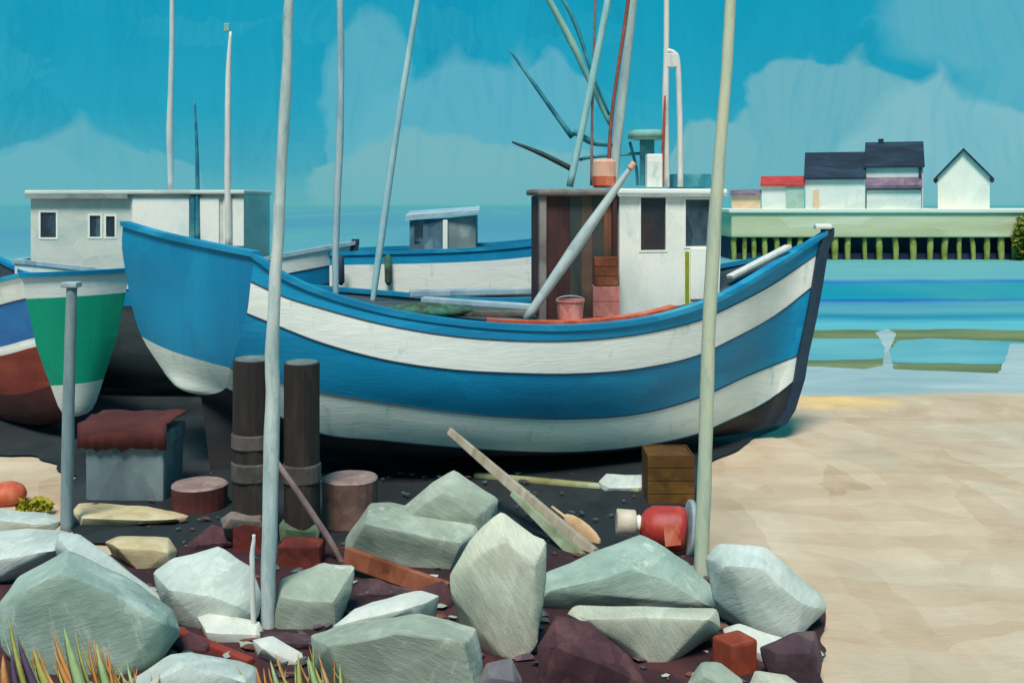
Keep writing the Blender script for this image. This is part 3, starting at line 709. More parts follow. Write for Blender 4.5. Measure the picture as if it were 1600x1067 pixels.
    # mooring bollard cap on the stemhead
    mesh('stemhead_cap', *boxv(near[0][-1].x-.22, near[0][-1].x+.1, near[0][-1].y-.1, near[0][-1].y+.1, near[0][-1].z+.1, near[0][-1].z+.2, bev=.035), white, rt)
    return rt, near, far
boat, NEAR, FAR = main_boat()
# frame of the deckhouse: a along the boat, b across (away), z up
O = P(968, 475, 17.9); O.z = 0
MW = Matrix.Translation(O) @ Matrix(((U.x, NV.x, 0, 0), (U.y, NV.y, 0, 0), (0, 0, 1, 0), (0, 0, 0, 1)))
def Aof(px, b=0.0):
    t = (px-800)/F; ox = O.x+NV.x*b; oy = O.y+NV.y*b
    return (t*oy-ox)/(U.x-t*U.y)
def Zof(py, a, b=0.0): return H-(py-HY)*(O.y+U.y*a+NV.y*b)/F
def wall_grid(x0, x1, z0, z1, holes, th, y0=0.0):
    xs = sorted({x0, x1, *[h[0] for h in holes], *[h[1] for h in holes]}); zs = sorted({z0, z1, *[h[2] for h in holes], *[h[3] for h in holes]})
    def solid(i, j):
        if i < 0 or j < 0 or i >= len(xs)-1 or j >= len(zs)-1: return False
        cx, cz = (xs[i]+xs[i+1])/2, (zs[j]+zs[j+1])/2
        return not any(h[0] < cx < h[1] and h[2] < cz < h[3] for h in holes)
    v = []; f = []
    def quad(*p): n = len(v); v.extend(Vector(q) for q in p); f.append([n, n+1, n+2, n+3])
    for i in range(len(xs)-1):
        for j in range(len(zs)-1):
            if not solid(i, j): continue
            a, b, c, d = xs[i], xs[i+1], zs[j], zs[j+1]; y1 = y0+th
            quad((a, y0, c), (b, y0, c), (b, y0, d), (a, y0, d)); quad((b, y1, c), (a, y1, c), (a, y1, d), (b, y1, d))
            if not solid(i-1, j): quad((a, y1, c), (a, y0, c), (a, y0, d), (a, y1, d))
            if not solid(i+1, j): quad((b, y0, c), (b, y1, c), (b, y1, d), (b, y0, d))
            if not solid(i, j-1): quad((a, y1, c), (b, y1, c), (b, y0, c), (a, y0, c))
            if not solid(i, j+1): quad((a, y0, d), (b, y0, d), (b, y1, d), (a, y1, d))
    return v, f
def mx(vf, M): return [M @ Vector(p) for p in vf[0]], vf[1]
def window(parent, M, x0, x1, z0, z1, th, panemat, framemat, fw=.035, proud=.012, y0=0.0, bars=0):
    f = mesh('window', *mx(wall_grid(x0-fw, x1+fw, z0-fw, z1+fw, [(x0, x1, z0, z1)], .03, y0-proud), M), framemat, parent, recalc=False)
    mesh('pane', *mx(boxv(x0-.01, x1+.01, y0+th*.45, y0+th*.45+.012, z0-.01, z1+.01), M), panemat, f)
    return f
def deckhouse():
    a1 = Aof(1112); zt = 4.48; zb = 2.1
    w1 = (Aof(1001), Aof(1040), Zof(391, .4), Zof(309, .4)); w2 = (Aof(1071), Aof(1110)-.02, Zof(385, 1.2), Zof(312, 1.2))
    wh = mesh('wheelhouse', *mx(wall_grid(0, a1+.04, zb, zt, [w1, w2], .06), MW), cabw, boat, recalc=False)
    # side, back and far walls
    mb = MB()
    mb.add(mx(boxv(0, .06, .062, 1.85, zb, zt), MW)); mb.add(mx(boxv(0.062, a1+.04, 1.79, 1.85, zb, zt), MW))
    # raked forward wall
    a2 = a1+.042; rk = .16
    v = [Vector(p) for p in ((a2, 0, zb), (a2+.06, 0, zb), (a2+.06, 0, 3.3), (a2, 0, 3.3), (a2+rk-.06, 0, zt), (a2+rk, 0, zt))]
    v += [p+Vector((0, 1.85, 0)) for p in v]
    zf = Zof(478, a2)
    fwd = [Vector(p) for p in ((a2, 0, zf), (a2+.10, 0, zf), (a2+rk, 0, zt), (a2, 0, zt))]; fwd += [p+Vector((0, 1.85, 0)) for p in fwd]
    mb.add(mx((fwd, [[0, 1, 2, 3], [7, 6, 5, 4], [0, 4, 5, 1], [1, 5, 6, 2], [2, 6, 7, 3], [3, 7, 4, 0]]), MW))
    mb.make('cabin_wall', cabw, boat)
    window(boat, MW, *w1, .06, glassd, cabw); window(boat, MW, *w2, .06, glassb, cabw)
    # door seam and its green post
    ap = Aof(1073)
    mesh('door_post', *mx(boxv(ap-.035, ap+.035, -.03, -.003, zb+.1, Zof(393, ap), bev=.008), MW), olive, boat)
    mesh('door_panel', *mx(boxv(ap+.06, a1-.01, -.035, -.003, Zof(468, ap), Zof(388, ap), bev=.012), MW), cabw, boat)
    mesh('wheelhouse_roof', *mx(boxv(-.10, a2+rk+.06, -.10, 1.93, zt+.003, zt+.10, bev=.03), MW), cabw, boat)
    mesh('roof_edge', *mx(boxv(-.06, a2+rk+.06, -.062, -.098, zt-.035, zt), MW), deckg, boat)
    # brown shelter
    s0 = Aof(845); z1 = 4.46
    mesh('shelter_back', *mx(boxv(s0+.05, -.03, 0.70, 0.75, 2.2, z1), MW), brown, boat)
    npl = 6; w = (-.06-s0-.12)/npl
    pm = [brown, brown,  paint('plank_teal_reflect', ['#2a3032', '#3a4240', '#4e443c'], (1, 1, .5), .5, grain=(9, 9, .7)), paint('plank_umber', ['#3e3836', '#5e4a40', '#6e5a4c'], (1, 1, .5), .5, grain=(9, 9, .7)), MC['plank_teal_reflect'], paint('plank_rust_reflect', ['#3c3a34', '#7a4c34', '#98583a'], (1, 1, .5), .7, grain=(9, 9, .7))]  # teal and rust tones put the interior's reflections into the boards' colour
    for i in range(npl):
        x = s0+.12+i*w
        mesh('plank', *mx(boxv(x+.0015, x+w-.0015, .05+random.uniform(0, .012), .09, 2.0, z1-.01, bev=.006), MW), pm[i], boat)
    mesh('shelter_side', *mx(boxv(s0+.01, s0+.05, .14, .698, 2.0, z1-.01), MW), brown, boat)
    mesh('shelter_post', *mx(boxv(s0-.02, s0+.1, -.02, .1, 2.1, z1, bev=.015), MW), taupe, boat)
    mesh('shelter_post', *mx(boxv(-.13, -.05, -.02, .06, 2.1, z1, bev=.01), MW), brown, boat)
    mesh('shelter_roof', *mx(boxv(s0-.07, -.105, -.10, .80, z1+.002, z1+.11, bev=.045), MW), taupe, boat)
deckhouse()
def bar(name, pts, rads, mat, parent, n=8, wob=0.0, seed=0, sub=5, **k):
    q, r_ = dense(pts, rads, sub, wob, seed); return mesh(name, *tubev(q, r_, n), mat, parent, smooth=True, **k)
def W_(px, D): return px*D/F/2
# spars and masts of the main boat
bar('mast', [P(890, 292, 18.65), P(920, 150, 18.65), P(950, 0, 18.65), P(966, -90, 18.65)], [W_(11, 18.65)]*4, paint('mast_aqua', ['#7fb4b8', '#98c4c2', '#aacdc8'], (3, 3, .5), .5, grain=(20, 20, .6)), boat, wob=.01, seed=1)
bar('mast', [P(957, 290, 18.85), P(972, 150, 18.85), P(990, 0, 18.85), P(1001, -90, 18.85)], [W_(16, 18), W_(15, 18), W_(12, 18), W_(11, 18)], gwood, boat, wob=.01, seed=2)
bar('stay', [P(950, 285, 18.45), P(956, 180, 18.45), P(976, 40, 18.45), P(990, -60, 18.45)], [W_(6, 18.45)]*4, redrope, boat)
bar('stay', [P(924, 290, 18.75), P(926, 150, 18.75), P(932, -60, 18.75)], [W_(4.5, 18)]*3, mstick, boat)
bar('spar', [P(842, -30, 19.05), P(890, 60, 19.05), P(918, 120, 19.05), P(953, 195, 19.05)], [W_(9, 19.05), W_(12, 19.05), W_(9, 19.05), W_(6, 19.05)], greeng, boat, seed=3, wob=.01)
bar('spar', [P(862, -30, 19.25), P(898, 35, 19.25), P(925, 115, 19.25), P(952, 180, 19.25)], [W_(4, 19.25), W_(7, 19.25), W_(5, 19.25), W_(4, 19.25)], teald, boat)
bar('spar', [P(796, 78, 19.05), P(846, 148, 19.05), P(895, 215, 19.05)], [W_(3, 19.05), W_(7, 19.05), W_(9, 19.05)], teald, boat, wob=.01, seed=5)
bar('spar', [P(800, 222, 19.05), P(845, 240, 19.05), P(893, 264, 19.05)], [W_(3, 19.05), W_(8, 19.05), W_(9, 19.05)], paint('spar_dark', ['#1c2b30', '#2b3a3c', '#3a4a48'], size=.4), boat)
bar('crosstree', [P(896, 205, 18.85), P(925, 222, 18.85), P(962, 226, 18.85)], [W_(9, 18.85), W_(11, 18.85), W_(8, 18.85)], teald, boat)
bar('crosstree', [P(905, 250, 18.85), P(930, 245, 18.85), P(1000, 240, 18.85)], [W_(5, 18), W_(6, 18), W_(5, 18)], teald, boat)
bar('brace', [P(984, 222, 18.85), P(994, 262, 18.85), P(996, 290, 18.85)], [W_(5, 18)]*3, teald, boat)
# lamp arch: a white pole with a hooped second leg
bar('arch_pole', [P(1041, 292, 18.35), P(1040, 160, 18.35), P(1041, 60, 18.35), P(1041, -60, 18.35)], [W_(10, 18.35), W_(10, 18.35), W_(9, 18.35), W_(9, 18.35)], wwood, boat, wob=.006)
bar('arch_pole', [P(1063, 292, 18.35), P(1062, 180, 18.35), P(1059, 100, 18.35), P(1053, 84, 18.35), P(1041, 80, 18.35)], [W_(9, 18.35)]*5, wwood, boat)
mesh('gusset', *boxv(P(1040, 0, 18.35).x, P(1060, 0, 18.35).x, 18.30, 18.40, ZY(106, 18.35), ZY(84, 18.35), bev=.02), wwood, boat)
bar('red_stay', [P(1034, 292, 18.20), P(1036, 230, 18.20), P(1039, 150, 18.20)], [W_(6, 18.15), W_(5, 18.15), W_(3, 18.15)], paint('rust_red', ['#8c3a2a', '#a5482f', '#b5563a'], size=.3), boat)
mesh('radar_disc', *tubev([P(1012, 219, 18.65), P(1012, 217, 18.65), P(1012, 207, 18.65), P(1012, 204, 18.65)], [.25, .36, .36, .28], 20), greeng, boat, smooth=True)
mesh('radar_bracket', *boxv(P(1000, 0, 18.65).x, P(1022, 0, 18.65).x, 18.60, 18.70, ZY(290, 18.65), ZY(219, 18.65), bev=.01), teald, boat)
mesh('roof_box', *boxv(P(1010, 0, 18.25).x, P(1034, 0, 18.25).x, 18.15, 18.4, 4.61, ZY(241, 18.25), bev=.02), white, boat)
mesh('roof_hatch', *boxv(P(1050, 0, 18.85).x, P(1110, 0, 18.85).x, 18.75, 19.35, 4.61, ZY(272, 18.85), bev=.02), teald, boat)
# boom leaning from deck to the mast
bar('boom', [P(822, 499, 16.75), P(900, 385, 16.75), P(950, 312, 16.75), P(990, 256, 16.75)], [W_(15, 16.8), W_(19, 16.8), W_(14, 16.8), W_(7, 16.8)], paint('boom_grey', ['#9aa9a6', '#b3bebb', '#c6cbc6'], (1, 1, 1), .5, grain=(4, 4, 4)), boat, wob=.008, seed=4)
bar('boom_tip', [P(984.5, 264, 16.74), P(991, 254, 16.74)], [W_(11, 16.8), W_(9, 16.8)], peach, boat)
# poles standing in the well of the boat
bar('boat_pole', [P(525, 470, 17.9), P(524, 400, 17.9), P(529, 250, 17.9), P(533, 140, 17.9), P(531, -60, 17.9)], [W_(9, 17.9), W_(11, 17.9), W_(12, 17.9), W_(11, 17.9), W_(12, 17.9)], gwood2, boat, wob=.012, seed=6)
bar('boat_pole', [P(582, 478, 17.7), P(595, 380, 17.7), P(625, 170, 17.7), P(663, -60, 17.7)], [W_(8, 17.7), W_(12, 17.7), W_(10, 17.7), W_(9, 17.7)], paint('pole_aqua', ['#84b2bc', '#9bc0c6', '#b0cdcd'], (3, 3, .5), .5, grain=(20, 20, .6)), boat, wob=.01, seed=7)
def thing_mesh(name, vf, mat, label, cat, smooth=False, group=None):
    o = mesh(name, vf[0], vf[1], mat, smooth=smooth); setorigin(o); return tagp(o, label, cat, group)
# loose gear on the deck
DZ = lambda py, D: ZY(py, D)
def oblong(name, p0, p1, w, h, mat, label, cat):
    p0, p1 = Vector(p0), Vector(p1); d = (p1-p0); L = d.length; d.normalize(); s = Vector((-d.y, d.x, 0)).normalized(); u = d.cross(s)*-1
    if u.z < 0: u = -u
    M = Matrix(((d.x, s.x, u.x, p0.x), (d.y, s.y, u.y, p0.y), (d.z, s.z, u.z, p0.z), (0, 0, 0, 1)))
    return thing_mesh(name, mx(boxv(0, L, -w/2, w/2, -h/2, h/2, bev=min(w, h)*.22), M), mat, label, cat)
oblong('timber', P(640, 459, 19.2), P(838, 454, 19.6), .24, .13, deckg, 'long grey timber lying along the far side of the boat deck', 'timber')
oblong('timber', P(660, 468, 18.0), P(838, 480, 17.6), .22, .10, deckg, 'pale grey plank on the deck, running up to the brown shelter', 'plank')
oblong('timber', P(700, 489, 17.0), P(830, 489, 16.9), .3, .09, paint('timber_brown', ['#4a4640', '#5f584e', '#706a5c'], size=.4), 'dull brown plank on deck beside the foot of the boom', 'plank')
def blob(c, r, seed, sq=1.0, n=16, m=10, amp=.18):
    v = []; f = []
    for j in range(m+1):
        th = math.pi*j/m
        for i in range(n):
            ph = 2*math.pi*i/n; d = Vector((math.sin(th)*math.cos(ph), math.sin(th)*math.sin(ph), math.cos(th)))
            k = 1+amp*mnoise.noise(d*2.3+Vector((seed*3.1, 0, 0)))
            v.append(Vector(c)+Vector((d.x*r[0]*k, d.y*r[1]*k, d.z*r[2]*k)))
    for j in range(m):
        for i in range(n): f.append([j*n+i, j*n+(i+1) % n, (j+1)*n+(i+1) % n, (j+1)*n+i])
    return v, f
thing_mesh('fishing_net', blob(P(665, 486, 16.6), (.72, .35, .14), 3), netm, 'heap of green fishing net lying inside the near rail of the boat', 'net', True)
def crate(px0, px1, py0, py1, D, dep, mat, label, cat='crate', name='crate', slats=3, z0=None):
    x0, x1 = P(px0, 0, D).x, P(px1, 0, D).x; zt = ZY(py0, D); zb = ZY(py1, D) if z0 is None else z0
    r = root(name, ((x0+x1)/2, D+dep/2, zb), label, cat)
    t = .02
    mesh('crate_body', *boxv(x0+t, x1-t, D+t, D+dep-t, zb, zt-.03), mat, r)
    h = (zt-zb)/slats
    for i in range(slats):
        for (a, b, c, d) in ((x0, x1, D, D+t-.001), (x0, x1, D+dep-t+.001, D+dep), (x0, x0+t-.001, D+t, D+dep-t), (x1-t+.001, x1, D+t, D+dep-t)):
            mesh('slat', *boxv(a, b, c, d, zb+i*h+.006, zb+(i+1)*h-.006, bev=.004), mat, r)
    return r
crate(927, 968, 447, 486, 17.45, .3, pink, 'pink crate standing upright against the white wheelhouse', slats=3, z0=2.12)
crate(929, 966, 402, 446.5, 17.47, .27, rust, 'rusty brown crate stacked on the pink crate beside the wheelhouse', slats=3)
def bucket():
    D = 16.8; c = P(891, 500, D); z0 = c.z-.16; z1 = ZY(468, D)
    r = root('bucket', (c.x, c.y, z0), 'pink bucket on the deck in front of the brown shelter', 'bucket')
    n = 20; prof = [(.19, z0), (.225, z1-.03), (.24, z1-.03), (.24, z1), (.215, z1), (.18, z0+.03)]
    v = []; f = []
    for rr, z in prof:
        for k in range(n): t = 2*math.pi*k/n; v.append((c.x+rr*math.cos(t), c.y+rr*math.sin(t), z))
    for j in range(len(prof)-1):
        for k in range(n): f.append([j*n+k, j*n+(k+1) % n, (j+1)*n+(k+1) % n, (j+1)*n+k])
    f.append(list(range(n))); f.append([(len(prof)-1)*n+k for k in range(n)])
    mesh('pail', v, f, pink, r)
    q = [Vector((c.x+.235*math.cos(t), c.y, z1-.02+.0)) + Vector((0, -.1*math.sin(t)-.14*0, .09*math.sin(t))) for t in np.linspace(0, math.pi, 12)]
    mesh('handle', *tubev(q, .008, 6), zinc, r)
bucket()
# orange waterway board along the near side of the deck
path = [NEAR[0][i]+NV*.30+Vector((0, 0, .065)) for i in range(26, 48)]
mesh('waterway', *rib(path, .22, .10), orange, boat)
path = [NEAR[0][i]+NV*.18+Vector((0, 0, -.03)) for i in range(34, 52)]
mesh('inner_coaming', *rib(path, .10, .12), deckg, boat)
oblong('oar', P(1140, 433, 18.6), P(1232, 385, 19.6), .16, .07, wwood, 'white oar blade lying in the bow of the big boat', 'oar')
# orange float on the shelter roof
fl = P(944, 286, 18.2)
fr = root('float', (fl.x, fl.y, 4.6), 'orange cylindrical float standing on the shelter roof between the masts', 'float')
mesh('float_body', *tubev([(fl.x, fl.y, 4.60), (fl.x, fl.y, 4.64), (fl.x, fl.y, 4.80)], [.18, .21, .21], 16), orange, fr, smooth=False)
mesh('float_top', *tubev([(fl.x, fl.y, 4.802), (fl.x, fl.y, 5.06), (fl.x, fl.y, 5.11)], [.21, .205, .15], 16), peach, fr, smooth=False)

# ------------------------------------------------------------------ the other boats
def param_boat(label, pos, ang, L, B, zs, keel, bands, tbands, railmat, bw=.55, tr=.8, fullness=.55, rake=.9, deckmat=deckm, drop=.4, strakes=(), stemmat=None, fr=(0, .17, .45, .8, .9), stern_keel=None, flare=.1, name='fishing_boat', group=None):
    """pos: middle of the stern on the ground; ang: heading in degrees; zs: sheer heights (stern, mid, bow)"""
    r = root(name, (pos[0], pos[1], GZ), label, 'boat', group)
    d = Vector((math.cos(R(ang)), math.sin(R(ang)), 0)); n = Vector((-d.y, d.x, 0)); p0 = Vector((pos[0], pos[1], 0))
    NS = 40; fr = list(fr)
    near = [[] for _ in range(len(fr)+2)]; far = [[] for _ in range(len(fr)+2)]
    for i in range(NS):
        s = i/(NS-1)
        hb = B/2*cr([0, .25, .5, .75, .9, 1], [tr, .97, 1, .78, .42, 0], s)
        zt = cr([0, .5, 1], zs, s)
        kz = cr([0, .2, .8, 1], [stern_keel if stern_keel is not None else keel, keel, keel, keel+.15], s)
        for j, u in enumerate(fr+[None, 1.0]):
            if u is None: u_ = .96; w = bw
            else:
                u_ = u; w = 1-flare*u-(.45*max(0, u-.55)**1.0)
                if u >= 1.0: w = 0
            z = zt+(kz-zt)*u_
            x = s*L-(rake*u_*max(0, (s-.6)/.4)**1.5)
            c = p0+d*x; c.z = z
            side = n*hb*w
            near[j].append(c-side); far[j].append(c+side)
    # "near" is the side towards the camera
    build_hull(near, far, r, bands, tbands, railmat, deckmat, deckmat, deck_drop=drop, strakes=strakes, strmat=outl, stemmat=stemmat or outl)
    return r, near, far
slate = paint('bottom_slate', ['#2c3a3e', '#3c4a4e', '#4c585a'], (.5, .5, 1.5), 1.2, grain=(0.7, 0.7, 10), rough=.8)
# left boat with green transom, bow pointing away to the left
p_n = P(33, 460, 18.7); p_f = P(203, 460, 20.2)
mid = ((p_n.x+p_f.x)/2, (p_n.y+p_f.y)/2); dv = Vector((p_f.x-p_n.x, p_f.y-p_n.y, 0)); wT = dv.length
ang = math.degrees(math.atan2(dv.x, -dv.y))
ang = math.degrees(math.atan2(dv.y, dv.x))+90
lb, LN, LF = param_boat('blue and white boat with a green transom and red bottom at the left edge', mid, ang, 8.0, wT/.86, (2.98, 2.5, 3.5), -.12,
    [('white_stripe', 0, 1, white), ('hull', 1, 2, paint('left_hull_blue', ['#085c9c', '#0a69ae', '#1878b8'], (.4, .4, 1.6), 1.2, grain=LG)), ('white_line', 2, 3, white), ('red_bottom', 3, 4, red), ('bottom', 4, 6, maroon)],  # lowest band: shading of the underside painted in as dark red
    [('transom_band', 0, 1, white), ('transom', 1, 4, green), ('transom_bottom', 4, 6, whiteb)], railb, tr=.86, fr=(0, .15, .42, .48, .76), strakes=((1, .012),), flare=.55, bw=.28, stern_keel=.28)
# boat behind with the long white cabin
wb, WN, WF = param_boat('boat with a long flat-roofed white cabin standing behind the others at left', (-11.5, 25.2), -3.5, 7.7, 3.4, (2.95, 2.75, 3.35), -.12,
    [('white_stripe', 0, 1, white), ('hull', 1, 2, blue), ('bottom', 2, 6, slate)], [('transom', 0, 2, blue), ('transom_bottom', 2, 6, slate)], deckg, strakes=((1, .012),), fr=(0, .13, .26, .6, .8), drop=.2)
# boat behind, right, with the small grey cabin
gb, GN, GF = param_boat('blue and white boat with a small grey cabin moored behind the big boat', (-4.25, 25.6), -4, 8.6, 3.2, (3.10, 3.3, 3.95), -.12,
    [('sheer_strake', 0, 1, blue), ('white_stripe', 1, 2, white), ('hull', 2, 3, slate), ('bottom', 3, 6, slate)], [('transom', 0, 2, white), ('transom_bottom', 2, 6, dark)], railb, strakes=((2, .02),), fr=(0, .075, .31, .6, .8), drop=.1)
# -- white cabin
def white_cabin():
    D = 24.3; M = Matrix.Translation((P(48, 0, D).x, D, 0)) @ Matrix.Rotation(R(-3.5), 4, 'Z')
    ax = lambda px: (px-48)*D/F
    zb = ZY(418, D); zt = ZY(304, D)
    L = ax(388)
    w = [(ax(64), ax(89), ZY(371, D), ZY(332, D)), (ax(143), ax(160), ZY(370, D), ZY(337, D)), (ax(169), ax(183), ZY(370, D), ZY(338, D))]
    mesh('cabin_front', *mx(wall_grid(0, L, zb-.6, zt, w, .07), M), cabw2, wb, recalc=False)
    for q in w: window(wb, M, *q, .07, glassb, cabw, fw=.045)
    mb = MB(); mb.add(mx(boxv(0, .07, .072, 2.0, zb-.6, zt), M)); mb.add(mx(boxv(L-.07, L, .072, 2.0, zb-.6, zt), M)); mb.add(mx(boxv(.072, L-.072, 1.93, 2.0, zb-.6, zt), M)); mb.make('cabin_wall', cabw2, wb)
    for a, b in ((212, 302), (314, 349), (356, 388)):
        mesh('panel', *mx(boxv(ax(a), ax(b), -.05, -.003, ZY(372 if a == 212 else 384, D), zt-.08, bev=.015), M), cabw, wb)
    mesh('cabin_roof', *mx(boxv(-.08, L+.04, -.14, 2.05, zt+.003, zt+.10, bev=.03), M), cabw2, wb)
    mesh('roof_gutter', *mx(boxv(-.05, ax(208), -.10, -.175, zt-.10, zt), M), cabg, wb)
    mesh('seam_post', *mx(boxv(ax(304), ax(311), -.07, -.004, zb, zt-.002), M), teald, wb)
white_cabin()
bar('mast', [P(267, 296, 24.5), P(266, 200, 24.5), P(269, 60, 24.5), P(269, -60, 24.5)], [W_(9, 24.5), W_(11, 24.5), W_(8, 24.5), W_(8, 24.5)], paint('mast_pale', ['#a9bcbe', '#bcc8c8', '#cdd0cc'], (3, 3, .5), .5, grain=(20, 20, .6)), wb, wob=.015, seed=8)
bar('mast', [P(357, 390, 23.9), P(356, 250, 23.9), P(357, 120, 23.9), P(360, 50, 23.9)], [W_(11, 23.9), W_(10, 23.9), W_(9, 23.9), W_(4, 23.9)], wwood, wb, wob=.012, seed=9)
mesh('masthead_vane', *boxv(P(350, 0, 23.9).x, P(359, 0, 23.9).x, 23.87, 23.93, ZY(50, 23.9), ZY(37, 23.9), bev=.02), greeng, wb)
bar('antenna', [P(309, 380, 24.0), P(308, 250, 24.0), P(304, 155, 24.0)], [W_(9, 24), W_(6, 24), W_(2.5, 24)], teald, wb)
# -- small grey cabin
def grey_cabin():
    D = 25.2; zb = ZY(392, D); zt = ZY(345, D)
    x0, x1, x2 = P(640, 0, D).x, P(694, 0, D).x, P(743, 0, D-.2).x
    def prism(a, b, ya, yb, z0, z1, mat, name, dz=0):
        v = [(a, ya, z0), (b, yb, z0+dz), (b, yb, z1+dz), (a, ya, z1)]; v += [(p[0], p[1]+1.5, p[2]) for p in v]
        return mesh(name, v, [[0, 1, 2, 3], [7, 6, 5, 4], [0, 4, 5, 1], [1, 5, 6, 2], [2, 6, 7, 3], [3, 7, 4, 0]], mat, gb)
    prism(x0, x1-.012, D, D-.15, zb-.3, zt, cabgd, 'cabin_side', .05); prism(x1, x2, D-.15, D-.1, zb-.25, zt+.05, cabg, 'cabin_front', .08)
    mesh('pane', *boxv(x0+.12, x0+.38, D-.06, D-.02, zb+.22, zt-.1), glassb, gb)
    mesh('cabin_corner', *boxv(x1-.02, x1+.10, D-.22, D-.155, zb-.05, zt+.02, bev=.02), cabw, gb)
    v = [(x0-.1, D-.1, zt+.005), (x2+.1, D-.35, zt+.20), (x2+.1, D-.35, zt+.26), (x0-.1, D-.1, zt+.13)]; v += [(p[0]-.05, p[1]+1.8, p[2]+.10) for p in v]
    mesh('cabin_roof', v, [[0, 1, 2, 3], [7, 6, 5, 4], [0, 4, 5, 1], [1, 5, 6, 2], [2, 6, 7, 3], [3, 7, 4, 0]], deckg, gb)
    # fender boards hung along the side
    for a, b in ((612, 724), (732, 828)):
        pass
    for px_, c_ in ((606, netm), (728, outl), (532, outl)):
        D2 = 23.88
        mesh('fender', *tubev([P(px_, 398, D2), P(px_, 402, D2), P(px_+1, 440, D2), P(px_+1, 446, D2)], [.03, .085, .085, .03], 10), c_, gb, smooth=True)
grey_cabin()

# ------------------------------------------------------------------ poles, posts, pilings on the beach
def pole(name, pts, D, ws, mat, label, cat='pole', n=12, wob=.012, seed=1, group=None):
    q, r_ = dense([P(x, y, D) for x, y in pts], [W_(w, D) for w in ws], 8, wob, seed)
    o = mesh(name, *tubev(q, r_, n), mat, smooth=True); b = q[0]
    for v in o.data.vertices: v.co -= b
    o.location = b; return tagp(o, label, cat, group)
D1 = GD(985); D2 = GD(905)
pole('tall_pole', [(418, 992), (420, 860), (424, 640), (432, 400), (444, 200), (452, 0), (454, -140)], D1, [22, 22, 24, 18, 17, 14, 13], paint('pole_front', ['#9fb6b4', '#c2cdc8', '#dde0d8'], (3, 3, .5), .35, grain=(22, 22, .6), bump=.5, stain_or_light=('#5a8490', .6)),
     'tall grey-blue pole in the rocks, crossing the boat stern from ground to sky', wob=.02, seed=11)
pole('tall_pole', [(1096, 910), (1100, 760), (1108, 520), (1122, 280), (1138, 60), (1146, -140)], D2, [23, 22, 21, 20, 17, 16], cwood, 'tall cream pole in front of the wheelhouse, its foot behind the right-hand rocks', wob=.012, seed=12)
lp = GD(828)
lr = root('mooring_post', (P(106, 0, lp).x, lp, GZ), 'grey post with a flat cap in front of the green transom', 'post')
q, r_ = dense([P(105, 832, lp), P(106, 700, lp), P(109, 560, lp), P(112, 449, lp)], [W_(w, lp) for w in (20, 19, 17, 15)], 6, .008, 3)
mesh('shaft', *tubev(q, r_, 12), paint('post_grey', ['#6a7f86', '#7f9093', '#93a09f'], (3, 3, .5), .4, grain=(20, 20, .6)), lr, smooth=True)
mesh('cap', *boxv(P(99, 0, lp).x, P(124, 0, lp).x, lp-.1, lp+.1, ZY(449, lp), ZY(444, lp)+.03, bev=.015), zinc, lr)
ds = GD(995)
pole('stake', [(397, 1000), (395, 930), (394, 870), (397, 835)], ds, [8, 9, 8, 5], wwood, 'short white stake in the small white stones at lower left', 'stake', wob=.006)
def piling(px0, px1, ytop, ybase, label, bands=(), name='piling'):
    D = GD(ybase); cx = P((px0+px1)/2, 0, D).x; rad = (px1-px0)/2*D/F; zt = ZY(ytop, D)
    r = root(name, (cx, D+rad, GZ), label, 'piling')
    c = Vector((cx, D+rad, 0)); n = 20; v = []; f = []
    zs = list(np.linspace(GZ-.1, zt-.03, 14))+[zt-.005, zt]
    for j, z in enumerate(zs):
        for k in range(n):
            t = 2*math.pi*k/n; rr = rad*(1+.05*mnoise.noise(Vector((math.cos(t)*2, math.sin(t)*2, z*.5+cx))) + .025*math.sin(k*5+cx))
            if j == len(zs)-1: rr *= .92
            v.append((cx+rr*math.cos(t), D+rad+rr*math.sin(t), z))
    for j in range(len(zs)-1):
        for k in range(n): f.append([j*n+k, j*n+(k+1) % n, (j+1)*n+(k+1) % n, (j+1)*n+k])
    mesh('timber', v, f, timber, r)
    mesh('top', *tubev([(cx, D+rad, zt-.02), (cx, D+rad, zt+.02)], [rad*.93, rad*.88], 20), ptop, r)
    for y0, y1 in bands:
        mesh('band', *tubev([(cx, D+rad, ZY(y1, D)), (cx, D+rad, ZY(y1, D)+.02), (cx, D+rad, ZY(y0, D)-.02), (cx, D+rad, ZY(y0, D))], [rad*1.05, rad*1.09, rad*1.09, rad*1.05], 20), mband, r)
    return r
piling(356, 421, 566, 862, 'dark timber piling left of the tall front pole, under the boat stern', ((682, 706), (727, 757)))
piling(438, 494, 571, 856, 'dark timber piling right of the tall front pole, against the blue hull', ((730, 760),))
def stump_(px0, px1, ytop, ybase, label, wm=stump, tm=stumpt):
    D = GD(ybase); cx = P((px0+px1)/2, 0, D).x; rad = (px1-px0)/2*D/F; zt = ZY(ytop, D+rad)
    r = root('stump', (cx, D+rad, GZ), label, 'stump'); n = 22; v = []; f = []
    zs = np.linspace(GZ-.08, zt, 8)
    for z in zs:
        for k in range(n):
            t = 2*math.pi*k/n; rr = rad*(1+.07*mnoise.noise(Vector((math.cos(t)*1.7+cx, math.sin(t)*1.7, z*1.3))))
            v.append((cx+rr*math.cos(t), D+rad+rr*math.sin(t), z))
    for j in range(len(zs)-1):
        for k in range(n): f.append([j*n+k, j*n+(k+1) % n, (j+1)*n+(k+1) % n, (j+1)*n+k])
    mesh('trunk', v, f, wm, r); top = v[-n:]; m = Vector((cx, D+rad, zt))
    v2 = [m+(Vector(p)-m)*1.01 for p in top]+[m+(Vector(p)-m)*.93+Vector((0, 0, .025)) for p in top]
    mesh('cut_top', v2, [[k, (k+1) % n, n+(k+1) % n, n+k] for k in range(n)]+[[n+k for k in range(n)]], tm, r)
